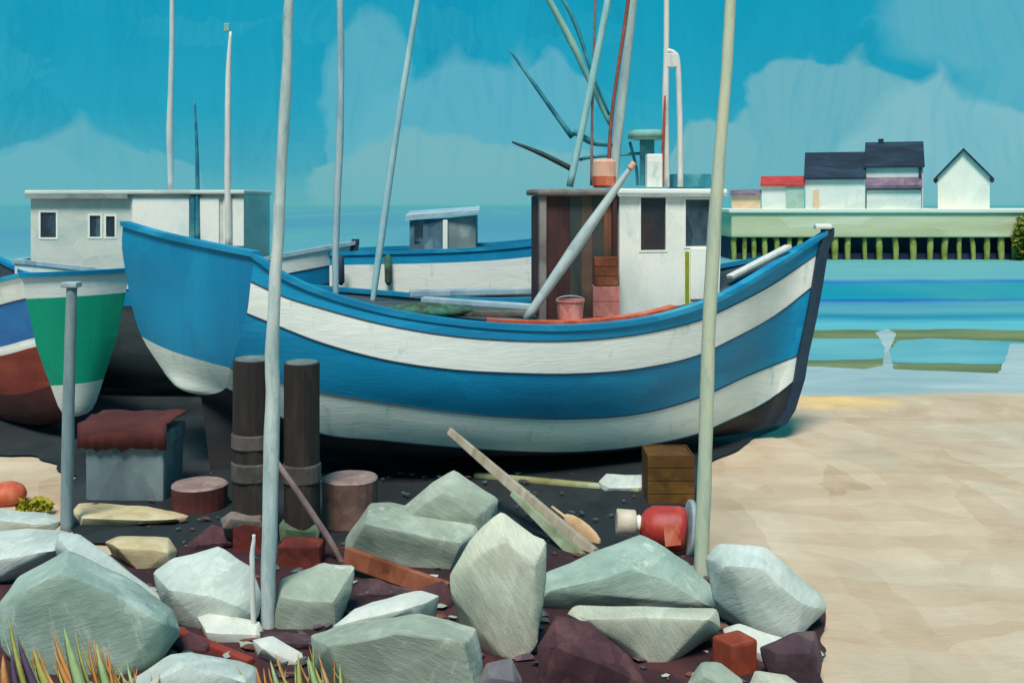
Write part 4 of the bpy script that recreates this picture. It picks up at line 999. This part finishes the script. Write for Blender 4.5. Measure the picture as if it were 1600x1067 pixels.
stump_(496, 584, 747, 832, 'pinkish brown cut stump right of the pilings under the hull')
stump_(254, 342, 757, 806, 'low dark maroon stump with a pale cut top left of the pilings', maroon, stumpt)
def block(px0, px1, py0, py1, dep, mat, label, cat='block', name='brick_block', rot=0, bev=.03):
    D = GD(py1); x0, x1 = P(px0, 0, D).x, P(px1, 0, D).x; zt = ZY(py0, D+dep*.0)
    c = Vector(((x0+x1)/2, D+dep/2, GZ)); M = Matrix.Translation(c) @ Matrix.Rotation(R(rot), 4, 'Z'); w = (x1-x0)/2
    v, f = boxv(-w, w, -dep/2, dep/2, -.04, zt-GZ, bev=bev); v = [p+mnoise.noise_vector(p*3+c)*.03 for p in v]
    return thing_mesh(name, ([M @ p for p in v], f), mat, label, cat)
block(362, 412, 812, 868, .3, brickm, 'red brown block at the foot of the left piling')
block(434, 500, 852, 893, .35, brickm, 'dark red block low beside the tall pole, below the mauve stick')
block(1128, 1178, 1005, 1062, .3, paint('rust_block', ['#7a3020', '#8f3d28', '#a04c32'], size=.3, rough=.85), 'rust orange block wedged beneath the small white stone at lower right', rot=25)
# grey tub with a dark red tarpaulin
tr_ = GD(785); t0, t1 = P(134, 0, tr_).x, P(256, 0, tr_).x
tb_ = root('fish_tub', ((t0+t1)/2, tr_+.5, GZ), 'grey concrete-coloured tub under a dark red tarpaulin, right of the capped post', 'tub')
v, f = boxv(t0, t1, tr_, tr_+.9, GZ-.03, ZY(695, tr_), bev=.05)
v = [p+mnoise.noise_vector(p*1.5)*.04 for p in v]; mesh('tub', v, f, conc, tb_)
nx, ny = 18, 8; v = []; f = []
for j in range(ny+1):
    for i in range(nx+1):
        u = i/nx; w = j/ny; x = t0-.10+(t1-t0+.16)*u; y = tr_-.06+1.02*w; z = ZY(660, tr_)-.1*(1-w)*0+mnoise.noise(Vector((u*4, w*3, 0)))*.06
        v.append((x, y, z))
for i in range(nx+1):   # hanging front edge
    x, y, z = v[i]; v.append((x, y-.02, ZY(700, tr_)+.10*mnoise.noise(Vector((i*.6, 0, 5)))))
for j in range(ny):
    for i in range(nx): a = j*(nx+1)+i; f.append([a, a+1, a+nx+2, a+nx+1])
b0 = (nx+1)*(ny+1)
for i in range(nx): f.append([i, i+1, b0+i+1, b0+i])
tp = mesh('tarpaulin', v, f, maroon, tb_, smooth=True)
sm = tp.modifiers.new('solid', 'SOLIDIFY'); sm.thickness = .02
mesh('tub_rim', *boxv(t0-.04, t1+.04, tr_-.03, tr_+.93, ZY(700, tr_), ZY(664, tr_)-.12, bev=.03), conc, tb_)

# ------------------------------------------------------------------ leaning timbers and litter under the hull
def lean(name, p0, p1, w, h, mat, parent, roll=0, taper=1.0):
    p0, p1 = Vector(p0), Vector(p1); d = p1-p0; L = d.length; d.normalize()
    s = d.cross(Vector((0, -1, 0))).normalized(); u = s.cross(d)
    M = Matrix(((d.x, s.x, u.x, p0.x), (d.y, s.y, u.y, p0.y), (d.z, s.z, u.z, p0.z), (0, 0, 0, 1))) @ Matrix.Rotation(R(roll), 4, 'X')
    v, f = boxv(0, L, -w/2, w/2, -h/2, h/2, bev=min(w, h)*.2)
    v = [Vector((p.x, p.y*(1+(taper-1)*p.x/L), p.z*(1+(taper-1)*p.x/L))) for p in v]
    return mesh(name, [M @ p for p in v], f, mat, parent)
pb = GD(868)
pr = root('prop_timber', P(925, 868, pb), 'split tan and green timber prop leaning on the hull above the rocks', 'timber')
lean('beam', P(928, 868, pb), P(702, 673, 15.85), .20, .10, plankt, pr, taper=.55)
lean('green_face', P(908, 873, pb-.12), P(800, 770, 14.25), .17, .08, plankg, pr, taper=.5)
od = GD(850)
orr = root('oar', P(930, 848, od), 'small tan oar blade resting beside the foot of the leaning prop', 'oar')
v, f = blob((0, 0, 0), (.34, .11, .035), 2, n=14, m=8, amp=.05)
p0, p1 = P(934, 846, od), P(884, 808, od+.35); d = (p0-p1).normalized(); s = d.cross(Vector((0, -1, 0))).normalized(); u = s.cross(d)
M = Matrix(((d.x, s.x, u.x, 0), (d.y, s.y, u.y, 0), (d.z, s.z, u.z, 0), (0, 0, 0, 1))); M.translation = (p0+p1)/2
mesh('blade', [M @ p for p in v], f, tan, orr, smooth=True)
mesh('shaft', *tubev([(p0+p1)/2-d*.25, (p0+p1)/2-d*.55], [.022, .02], 8), tan, orr)
dz = GD(764)
o = oblong('spar', P(742, 744, 16.9), P(1000, 768, 16.0), .15, .13, paint('spar_yellow', ['#7f7a3c', '#9a9a68', '#b3b894'], (1, 1, 1), .5, grain=(1, 9, 9)), 'yellowish spar lying on the dark ground beneath the hull', 'spar')
pole('stick', [(536, 882), (500, 820), (432, 722)], GD(882), [9, 11, 9], mstick, 'mauve stick leaning from the rocks towards the tall grey-blue pole', 'stick', n=8)
cr_ = GD(790)
crate(1012, 1085, 711, 790, cr_, .7, ochre, 'ochre brown wooden crate below the bow, left of the cream pole', z0=GZ-.02, slats=4)
def canister():
    D = GD(868)+.1; r = root('canister', (P(1035, 0, D).x, D, GZ), 'red gas canister lying on its side with a cream neck and a grey foot ring', 'canister')
    c = P(1000, 818, D); e = P(1070, 828, D-.05); ax = (e-c).normalized()
    def cyl(name, a, b, prof, mat):
        pts = [a.lerp(b, t) for t, _ in prof]; return mesh(name, *tubev(pts, [q for _, q in prof], 22), mat, r, smooth=True)
    cyl('tank', c, e, [(0, .10), (.1, .19), (.25, .25), (.85, .29), (.97, .27), (1, .22)], redcan)
    a = P(963, 815, D); cyl('neck_cap', a, P(993, 817, D), [(0, .13), (.02, .165), (.95, .165), (1, .14)], cancap)
    cyl('valve', P(993, 817, D), P(1003, 818, D), [(0, .09), (.5, .11), (1, .08)], white)
    cyl('foot_ring', P(1073, 826, D), P(1081, 827, D), [(0, .34), (.1, .37), (.9, .37), (1, .33)], zinc)
    mesh('highlight_patch', *mx(wall_grid(-.10, .10, -.15, .12, [], .012, 0), Matrix.Translation(P(1050, 834, D-.325)) @ Matrix.Rotation(R(-6), 4, 'Y')), paint('highlight_orange', ['#c8553a', '#d97052', '#e08c70'], size=.2), r, recalc=False)  # orange highlight on the tank, added as a coloured patch
canister()

# ------------------------------------------------------------------ rocks
def rock(outline, ridge, mat, label, depth=1.0, D=None, tilt=.55, cat='rock', bev=.035, name='rock', rough_amp=.03, group=None):
    mx_ = sum(p[0] for p in outline)/len(outline); my_ = sum(p[1] for p in outline)/len(outline)
    outline = [(mx_+(x-mx_)*1.07, my_+(y-my_)*1.05) for x, y in outline]
    ys = [p[1] for p in outline]; ymax, ymin = max(ys), min(ys); D0 = D or GD(ymax)+.02
    cx = sum(p[0] for p in outline)/len(outline); cy = sum(ys)/len(ys)
    W0 = (max(p[0] for p in outline)-min(p[0] for p in outline))*D0/F; dep = depth*W0*.75
    pts = []
    for x, y in outline:
        k = (ymax-y)/(ymax-ymin); pts.append(P(x, y, D0+.12*dep+tilt*dep*k))
    for x, y in ridge: pts.append(P(x, y, D0+.02))
    for x, y in outline:
        k = (ymax-y)/(ymax-ymin); q = P(cx+(x-cx)*.74, cy+(y-cy)*.7, D0+dep)
        pts.append(q)
    for q in list(pts[-len(outline):]): pts.append(Vector((q.x, q.y, GZ-.05)))
    bm = bmesh.new()
    for p in pts: bm.verts.new(p)
    res = bmesh.ops.convex_hull(bm, input=bm.verts)
    bmesh.ops.delete(bm, geom=[v for v in bm.verts if not v.link_faces], context='VERTS')
    bmesh.ops.dissolve_limit(bm, angle_limit=R(9), verts=bm.verts, edges=bm.edges)
    bmesh.ops.bevel(bm, geom=list(bm.edges), offset=bev, segments=2, affect='EDGES', profile=.6, clamp_overlap=True)
    bmesh.ops.triangulate(bm, faces=bm.faces)
    for _ in range(2):
        es = [e for e in bm.edges if e.calc_length() > .16]
        if es: bmesh.ops.subdivide_edges(bm, edges=es, cuts=1); bmesh.ops.triangulate(bm, faces=[f for f in bm.faces if len(f.verts) > 3])
    for v in bm.verts:
        n = mnoise.noise_vector(v.co*2.2); n2 = mnoise.noise_vector(v.co*7.0); v.co += n*rough_amp+n2*rough_amp*.35
    me = bpy.data.meshes.new(name); bm.to_mesh(me); bm.free(); me.materials.append(mat); me.update()
    me.polygons.foreach_set('use_smooth', [True]*len(me.polygons))
    try: me.set_sharp_from_angle(angle=R(26))
    except Exception: pass
    o = bpy.data.objects.new(name, me); C.objects.link(o); setorigin(o)
    return tagp(o, label, cat, group)
T, S_, PL, WM = rocks
G = 'boulders on the foreshore'
rock([(4, 945), (32, 905), (108, 866), (190, 900), (262, 950), (274, 985), (240, 1035), (180, 1062), (60, 1066), (8, 1010)], [(40, 925), (100, 892), (180, 925), (255, 972)], T, 'largest teal green boulder, at lower left behind the grass blades', .8, tilt=.8, group=G)
rock([(-60, 835), (0, 828), (92, 828), (140, 846), (100, 872), (40, 900), (-60, 925)], [(-50, 880), (30, 872), (85, 862)], PL, 'white topped flat boulder at the left edge behind the largest one', .8, tilt=.9, group=G)
rock([(96, 832), (130, 836), (232, 916), (262, 940), (264, 962), (235, 965), (120, 885), (92, 860)], [(105, 862), (200, 925), (250, 950)], PL, 'long pale slab slanting behind the largest teal boulder', .6, tilt=.6, group=G)
rock([(242, 894), (268, 872), (342, 855), (386, 888), (404, 928), (398, 962), (335, 992), (285, 975), (255, 935)], [(262, 922), (330, 930), (368, 945)], PL, 'rounded pale boulder left of the white stake', .8, tilt=.8, group=G)
rock([(310, 962), (332, 950), (402, 972), (412, 992), (402, 1012), (332, 1012)], [(325, 985), (398, 990)], paint('rock_white', ['#bcc0b4', '#d0d0c4', '#e0ded2'], size=.4, rough=.9, bump=.4, grain=(1, 1, 7)), 'small white stone at the foot of the white stake', .8, tilt=.9, bev=.02, cat='stone', group=G)
rock([(395, 1000), (425, 994), (470, 1022), (476, 1044), (450, 1046), (405, 1022)], [(410, 1012), (458, 1036)], MC['rock_white'], 'narrow white stone slanting down to the right of the white stake', .7, tilt=.8, bev=.02, cat='stone', group=G)
rock([(185, 1085), (268, 1022), (300, 1020), (395, 1042), (412, 1100), (200, 1120)], [(215, 1085), (285, 1040), (380, 1062)], PL, 'pale boulder cut by the lower edge beside the largest teal one', .8, tilt=.7, group=G)
rock([(427, 962), (442, 905), (500, 893), (502, 880), (552, 884), (546, 922), (522, 985), (436, 990)], [(440, 932), (520, 940)], S_, 'squarish sage boulder right of the tall grey-blue pole', .9, tilt=.9, group=G)
rock([(544, 842), (582, 788), (612, 784), (738, 818), (742, 835), (722, 872), (695, 898), (600, 888), (546, 870)], [(572, 818), (650, 830), (722, 848)], S_, 'broad sage block with a pale top in the centre of the rocks', .7, tilt=.9, group=G)
rock([(600, 815), (708, 735), (776, 784), (762, 818), (745, 850), (690, 858), (620, 850)], [(640, 805), (695, 768), (745, 808)], S_, 'pointed sage block rising behind the broad one, under the hull', .6, D=12.95, tilt=.5, group=G)
rock([(708, 898), (736, 850), (785, 803), (852, 846), (850, 905), (838, 965), (836, 1003), (812, 1037), (788, 1026), (745, 978), (712, 936)], [(738, 872), (790, 850), (838, 880)], WM, 'tall upright warm grey boulder in the middle of the pile', .7, tilt=.45, group=G)
rock([(494, 992), (535, 978), (650, 960), (738, 982), (748, 1040), (744, 1105), (560, 1110), (500, 1040)], [(510, 1010), (620, 985), (730, 1005)], S_, 'wide green grey boulder cut by the lower edge in the middle', .7, tilt=.8, group=G)
rock([(522, 980), (556, 950), (655, 924), (684, 934), (660, 962), (560, 992)], [(540, 975), (640, 950)], MC['rock_white'], 'thin white wedge of stone lying on the wide green grey boulder', .6, tilt=.8, bev=.02, D=9.86, cat='stone', group=G)
rock([(833, 932), (862, 895), (1000, 836), (1070, 878), (1118, 932), (1118, 956), (1050, 962), (842, 948)], [(862, 922), (985, 890), (1040, 905), (1105, 945)], T, 'wide pyramid shaped green boulder in front of the red canister', .7, tilt=.7, group=G)
rock([(892, 962), (905, 946), (1115, 952), (1122, 980), (1062, 1020), (1032, 1046), (985, 1028), (930, 988)], [(910, 965), (1105, 968)], WM, 'sage boulder jutting out below the pyramid shaped one', .6, tilt=.5, group=G)
rock([(1108, 872), (1125, 851), (1196, 857), (1216, 880), (1280, 930), (1287, 952), (1255, 985), (1235, 1004), (1180, 985), (1120, 938)], [(1130, 880), (1190, 888), (1260, 945)], PL, 'pale grey boulder at the right end of the rocks beside the sand', .7, tilt=.6, group=G)
rock([(1133, 982), (1158, 974), (1245, 1005), (1232, 1034), (1205, 1044), (1142, 1016)], [(1140, 1000), (1225, 1034)], MC['rock_white'], 'small bright white stone below the right-hand pale boulder', .8, tilt=.8, bev=.02, cat='stone', group=G)
rock([(1070, 1075), (1095, 1032), (1125, 1035), (1155, 1062), (1160, 1110), (1080, 1110)], [(1100, 1055), (1140, 1075)], S_, 'sage stone at the lower edge left of the rust orange block', .8, tilt=.8, cat='stone', group=G)
rock([(1165, 1080), (1182, 1050), (1230, 1056), (1262, 1085), (1250, 1110), (1170, 1110)], [(1190, 1068), (1240, 1082)], WM, 'stone at the lower edge right of the rust orange block', .8, tilt=.8, cat='stone', group=G)
rock([(745, 1075), (762, 1035), (800, 1030), (815, 1060), (812, 1105), (750, 1105)], [(765, 1055), (805, 1062)], paint('rock_mauve', ['#4f4a50', '#6a666a', '#80807e'], size=.4, rough=.9), 'dull mauve stone at the lower edge below the upright boulder', .8, tilt=.7, cat='stone', group=G)
rock([(938, 752), (950, 740), (1002, 742), (1012, 758), (1000, 772), (945, 770)], [(950, 760), (1000, 762)], PL, 'flat grey stone behind the yellowish spar under the hull', .8, D=15.95, cat='stone', bev=.015, group=G)
rock([(436, 822), (450, 805), (488, 806), (500, 822), (494, 845), (440, 845)], [(448, 828), (490, 830)], paint('rock_moss', ['#3f5240', '#5a6c52', '#6f7d62'], size=.3, rough=.9), 'mossy stone at the foot of the right-hand piling', .8, D=13.4, cat='stone', bev=.015, group=G)
rock([(118, 800), (128, 786), (215, 790), (290, 806), (285, 818), (130, 826)], [(130, 810), (270, 812)], slabm, 'long cream flat stone right of the capped post foot', .9, tilt=.8, bev=.02, cat='stone', group=G)
rock([(165, 845), (185, 836), (262, 838), (276, 862), (268, 890), (225, 896), (190, 870)], [(185, 855), (262, 862)], slabm, 'cream stone between the long pale slab and the rounded boulder', .9, tilt=.9, bev=.03, cat='stone', group=G)
rock([(-20, 808), (0, 795), (70, 800), (92, 812), (85, 828), (-20, 830)], [(0, 812), (80, 818)], PL, 'flat whitish stone at the left edge under the ochre weed', .8, tilt=.9, bev=.02, cat='stone', group=G)
rock([(345, 812), (362, 800), (405, 802), (418, 814), (412, 826), (352, 826)], [(360, 812), (405, 814)], paint('rock_taupe', ['#5a504c', '#75685f', '#8c7f76'], size=.3, rough=.9), 'taupe flat stone in front of the red brown block', .8, D=13.1, cat='stone', bev=.015, group=G)
def rubble(name, n, box, mats, size, seed, label):
    rnd = random.Random(seed); v = []; f = []; mi = []
    for i in range(n):
        px = rnd.uniform(*box[:2]); py = rnd.uniform(*box[2:]); D = GD(py); c = P(px, py, D)+Vector((0, 0, .055)); sz = size*rnd.uniform(.4, 1.5)
        bm = bmesh.new()
        for k in range(9):
            d = Vector((rnd.gauss(0, 1), rnd.gauss(0, 1), rnd.gauss(0, 1))).normalized(); bm.verts.new(c+Vector((d.x*sz*1.3, d.y*sz, abs(d.z)*sz*.6)))
        bmesh.ops.convex_hull(bm, input=bm.verts); bmesh.ops.delete(bm, geom=[x for x in bm.verts if not x.link_faces], context='VERTS')
        bm.verts.index_update(); o = len(v); m = rnd.randrange(len(mats))
        v += [x.co.copy() for x in bm.verts]
        for x in bm.faces: f.append([y.index+o for y in x.verts]); mi.append(m)
        bm.free()
    o = mesh(name, v, f, None, mats=mats, mi=mi, kind='stuff'); setorigin(o); return tagp(o, label, 'gravel')
rubm = [paint('rubble_mauve', ['#4a3a42', '#5f4c54', '#77666a'], size=.2, rough=.9), paint('rubble_brown', ['#4a2c26', '#6a4034', '#80584a'], size=.2, rough=.9), S_, paint('rubble_slate', ['#2e383a', '#445052', '#5c6866'], size=.2, rough=.9)]
rubble('rubble', 330, (-20, 1270, 885, 1090), rubm, .06, 3, 'small broken stones scattered between the boulders')
rubble('rubble', 170, (120, 1080, 745, 885), [rubm[1], rubm[3], rubm[3]], .05, 5, 'dark small stones scattered on the dark ground under the boats')
MR = [paint('rock_maroon', ['#38222a', '#523238', '#6e4a48'], size=.4, rough=.9, bump=.6, stain_or_light=('#6a3a2c', .5)), paint('rock_plum', ['#38282e', '#503a40', '#6c5856'], size=.4, rough=.9, bump=.6, stain_or_light=('#4a4a48', .5))]
rock([(845, 1010), (870, 965), (925, 972), (985, 1030), (1010, 1072), (960, 1100), (850, 1100)], [(870, 1010), (960, 1045)], MR[0], 'dark maroon boulder under the jutting sage boulder', .7, tilt=.7, group=G)
rock([(545, 930), (565, 905), (640, 905), (660, 922), (600, 945), (550, 958)], [(560, 930), (640, 925)], MR[1], 'plum grey stone between the broad sage block and the white wedge', .7, tilt=.8, D=11.6, cat='stone', group=G)
rock([(645, 925), (690, 905), (708, 930), (712, 965), (690, 972), (655, 960)], [(660, 940), (705, 945)], MR[0], 'dark maroon stone against the left foot of the tall upright boulder', .7, tilt=.8, D=11.3, cat='stone', group=G)
rock([(1190, 1010), (1240, 990), (1272, 985), (1282, 1030), (1275, 1080), (1215, 1075)], [(1215, 1020), (1262, 1020)], MR[1], 'plum brown boulder at the edge of the sand below the pale grey one', .7, tilt=.8, group=G)
rock([(265, 1000), (300, 985), (330, 1000), (325, 1025), (280, 1030)], [(280, 1010), (320, 1012)], MR[0], 'small dark maroon stone beside the rusty red plank', .7, tilt=.8, cat='stone', group=G)
rock([(405, 985), (440, 990), (490, 992), (498, 1015), (440, 1022), (410, 1005)], [(420, 1002), (485, 1008)], MR[1], 'low plum stone in front of the squarish sage boulder', .7, tilt=.8, cat='stone', group=G)
rock([(290, 850), (330, 822), (360, 830), (372, 850), (345, 862), (300, 865)], [(310, 852), (350, 850)], MR[0], 'small dark maroon stone behind the rounded pale boulder', .7, tilt=.8, cat='stone', group=G)
# rusty plank between the boulders
rp = root('rusty_plank', P(330, 1010, 10.6), 'rusty red plank lying between the left-hand boulders', 'plank')
lean('board', P(258, 985, 10.75), P(392, 1040, 9.95), .14, .10, MC['antifoul_red'], rp)
# brown timber under the broad sage block
rp2 = root('rusty_plank', P(620, 900, 12.0), 'ochre and rust board sticking out under the broad sage block', 'plank')
lean('board', P(540, 868, 12.3), P(700, 925, 11.6), .22, .08, rust, rp2)
# buoy and weed at the left edge
bo = root('buoy', (P(14, 0, GD(792)).x, GD(792)+.2, GZ), 'faded orange buoy half hidden at the left edge of the sand', 'buoy')
v, f = blob(P(12, 772, GD(792)+.2), (.27, .25, .19), 4, n=18, m=12, amp=.03); mesh('buoy_body', v, f, orange, bo, smooth=True)
mesh('eye', *tubev([P(34, 782, GD(792)+.18), P(44, 788, GD(792)+.15)], [.05, .03], 8), orange, bo)
weedm = paint('weed_ochre', ['#7d7410', '#9a8e1a', '#b3a83c'], size=.2, rough=.9)
tagp(setorigin(leafblob('weed', (P(55, 0, 14.9).x, 14.9, GZ+.12), (.28, .15, .14), weedm, 160, .06, seed=8)), 'ochre weed tuft on the sand beside the orange buoy', 'weed')

# ------------------------------------------------------------------ grass blades in the foreground
gm = {'o': paint('blade_orange', ['#b0703a', '#c4884e', '#cf9c66'], size=.3, rough=.8), 'g': paint('blade_green', ['#7f9a5c', '#9fb37c', '#b5c494'], size=.3, rough=.8),
      'y': paint('blade_yellow', ['#8f8a3a', '#a8a254', '#b9b46c'], size=.3, rough=.8), 'p': paint('blade_purple', ['#4a3550', '#5c4560', '#705870'], size=.3, rough=.8)}
def blade(base, tip, w, mat, parent):
    base, tip = Vector(base), Vector(tip); n = 7; v = []; f = []
    d = tip-base; s = Vector((d.z, 0, -d.x)).normalized()
    for i in range(n+1):
        t = i/n; c = base.lerp(tip, t)+Vector((0, .10*t*t, -.02*math.sin(t*3))); ww = w*(math.sin(math.pi*min(1, .25+t*.75))**.8)*.5+.001
        v += [c-s*ww, c+Vector((0, -ww*.5, 0)), c+s*ww, c+Vector((0, ww*.25, 0))]
    for i in range(n):
        for k in range(4): f.append([i*4+k, i*4+(k+1) % 4, i*4+4+(k+1) % 4, i*4+4+k])
    f += [[0, 1, 2, 3], [n*4+k for k in range(4)]]
    mesh('blade', v, f, mat, parent, smooth=True)
def tuft(label, D, blades):
    cx = sum(b[0] for b in blades)/len(blades)
    r = root('grass_tuft', (P(cx, 0, D).x, D, GZ), label, 'grass tuft', 'grass tufts in the foreground')
    for i, (x0, y0, x1, y1, w, c) in enumerate(blades):
        Di = D+random.uniform(-.08, .08); b = P(x0, y0, Di); b2 = P(x1, y1, Di)
        k = (b.z-(GZ-.02))/max(.05, (b2.z-b.z)); base = b-(b2-b)*min(k, 1.5)*.6; base.z = min(base.z, b.z)
        blade(base if base.z > GZ-.3 else b, b2, W_(w, Di)*1.35, gm[c], r)
        for q in range(3):
            o1, o2 = random.uniform(-.10, .10), random.uniform(-.14, .10)
            blade(b+Vector((o1, random.uniform(.02, .2), 0)), b.lerp(b2, random.uniform(.55, .9))+Vector((o1+o2, .1, 0)), W_(w, Di)*random.uniform(.35, .75), gm[random.choice('oogyygo')], r)
tuft('orange and olive grass blades at the lower left corner', 9.0, [(42, 1085, 4, 968, 15, 'y'), (62, 1090, 18, 1000, 22, 'p'), (10, 1090, -4, 1030, 26, 'o'), (78, 1085, 44, 1020, 24, 'y'), (50, 1090, 28, 1012, 10, 'o'), (95, 1095, 50, 1045, 20, 'o'), (30, 1095, 8, 1020, 18, 'p')])
tuft('green and orange grass blades in front of the largest teal boulder', 8.95, [(132, 1090, 92, 985, 30, 'g'), (118, 1090, 76, 1022, 18, 'o'), (165, 1085, 139, 1006, 13, 'o'), (172, 1090, 143, 1012, 24, 'g'), (160, 1095, 145, 1038, 14, 'o'), (180, 1090, 163, 1040, 12, 'o'), (215, 1095, 190, 1035, 12, 'g'), (245, 1095, 243, 1060, 8, 'o')])
tuft('short mixed grass blades at the lower edge by the wide green grey boulder', 8.95, [(440, 1090, 418, 1038, 16, 'g'), (470, 1090, 462, 1028, 18, 'y'), (492, 1090, 486, 1015, 10, 'y'), (520, 1090, 494, 1028, 13, 'o'), (500, 1092, 478, 1032, 20, 'g'), (535, 1092, 528, 1045, 14, 'y'), (412, 1090, 396, 1050, 16, 'o')])
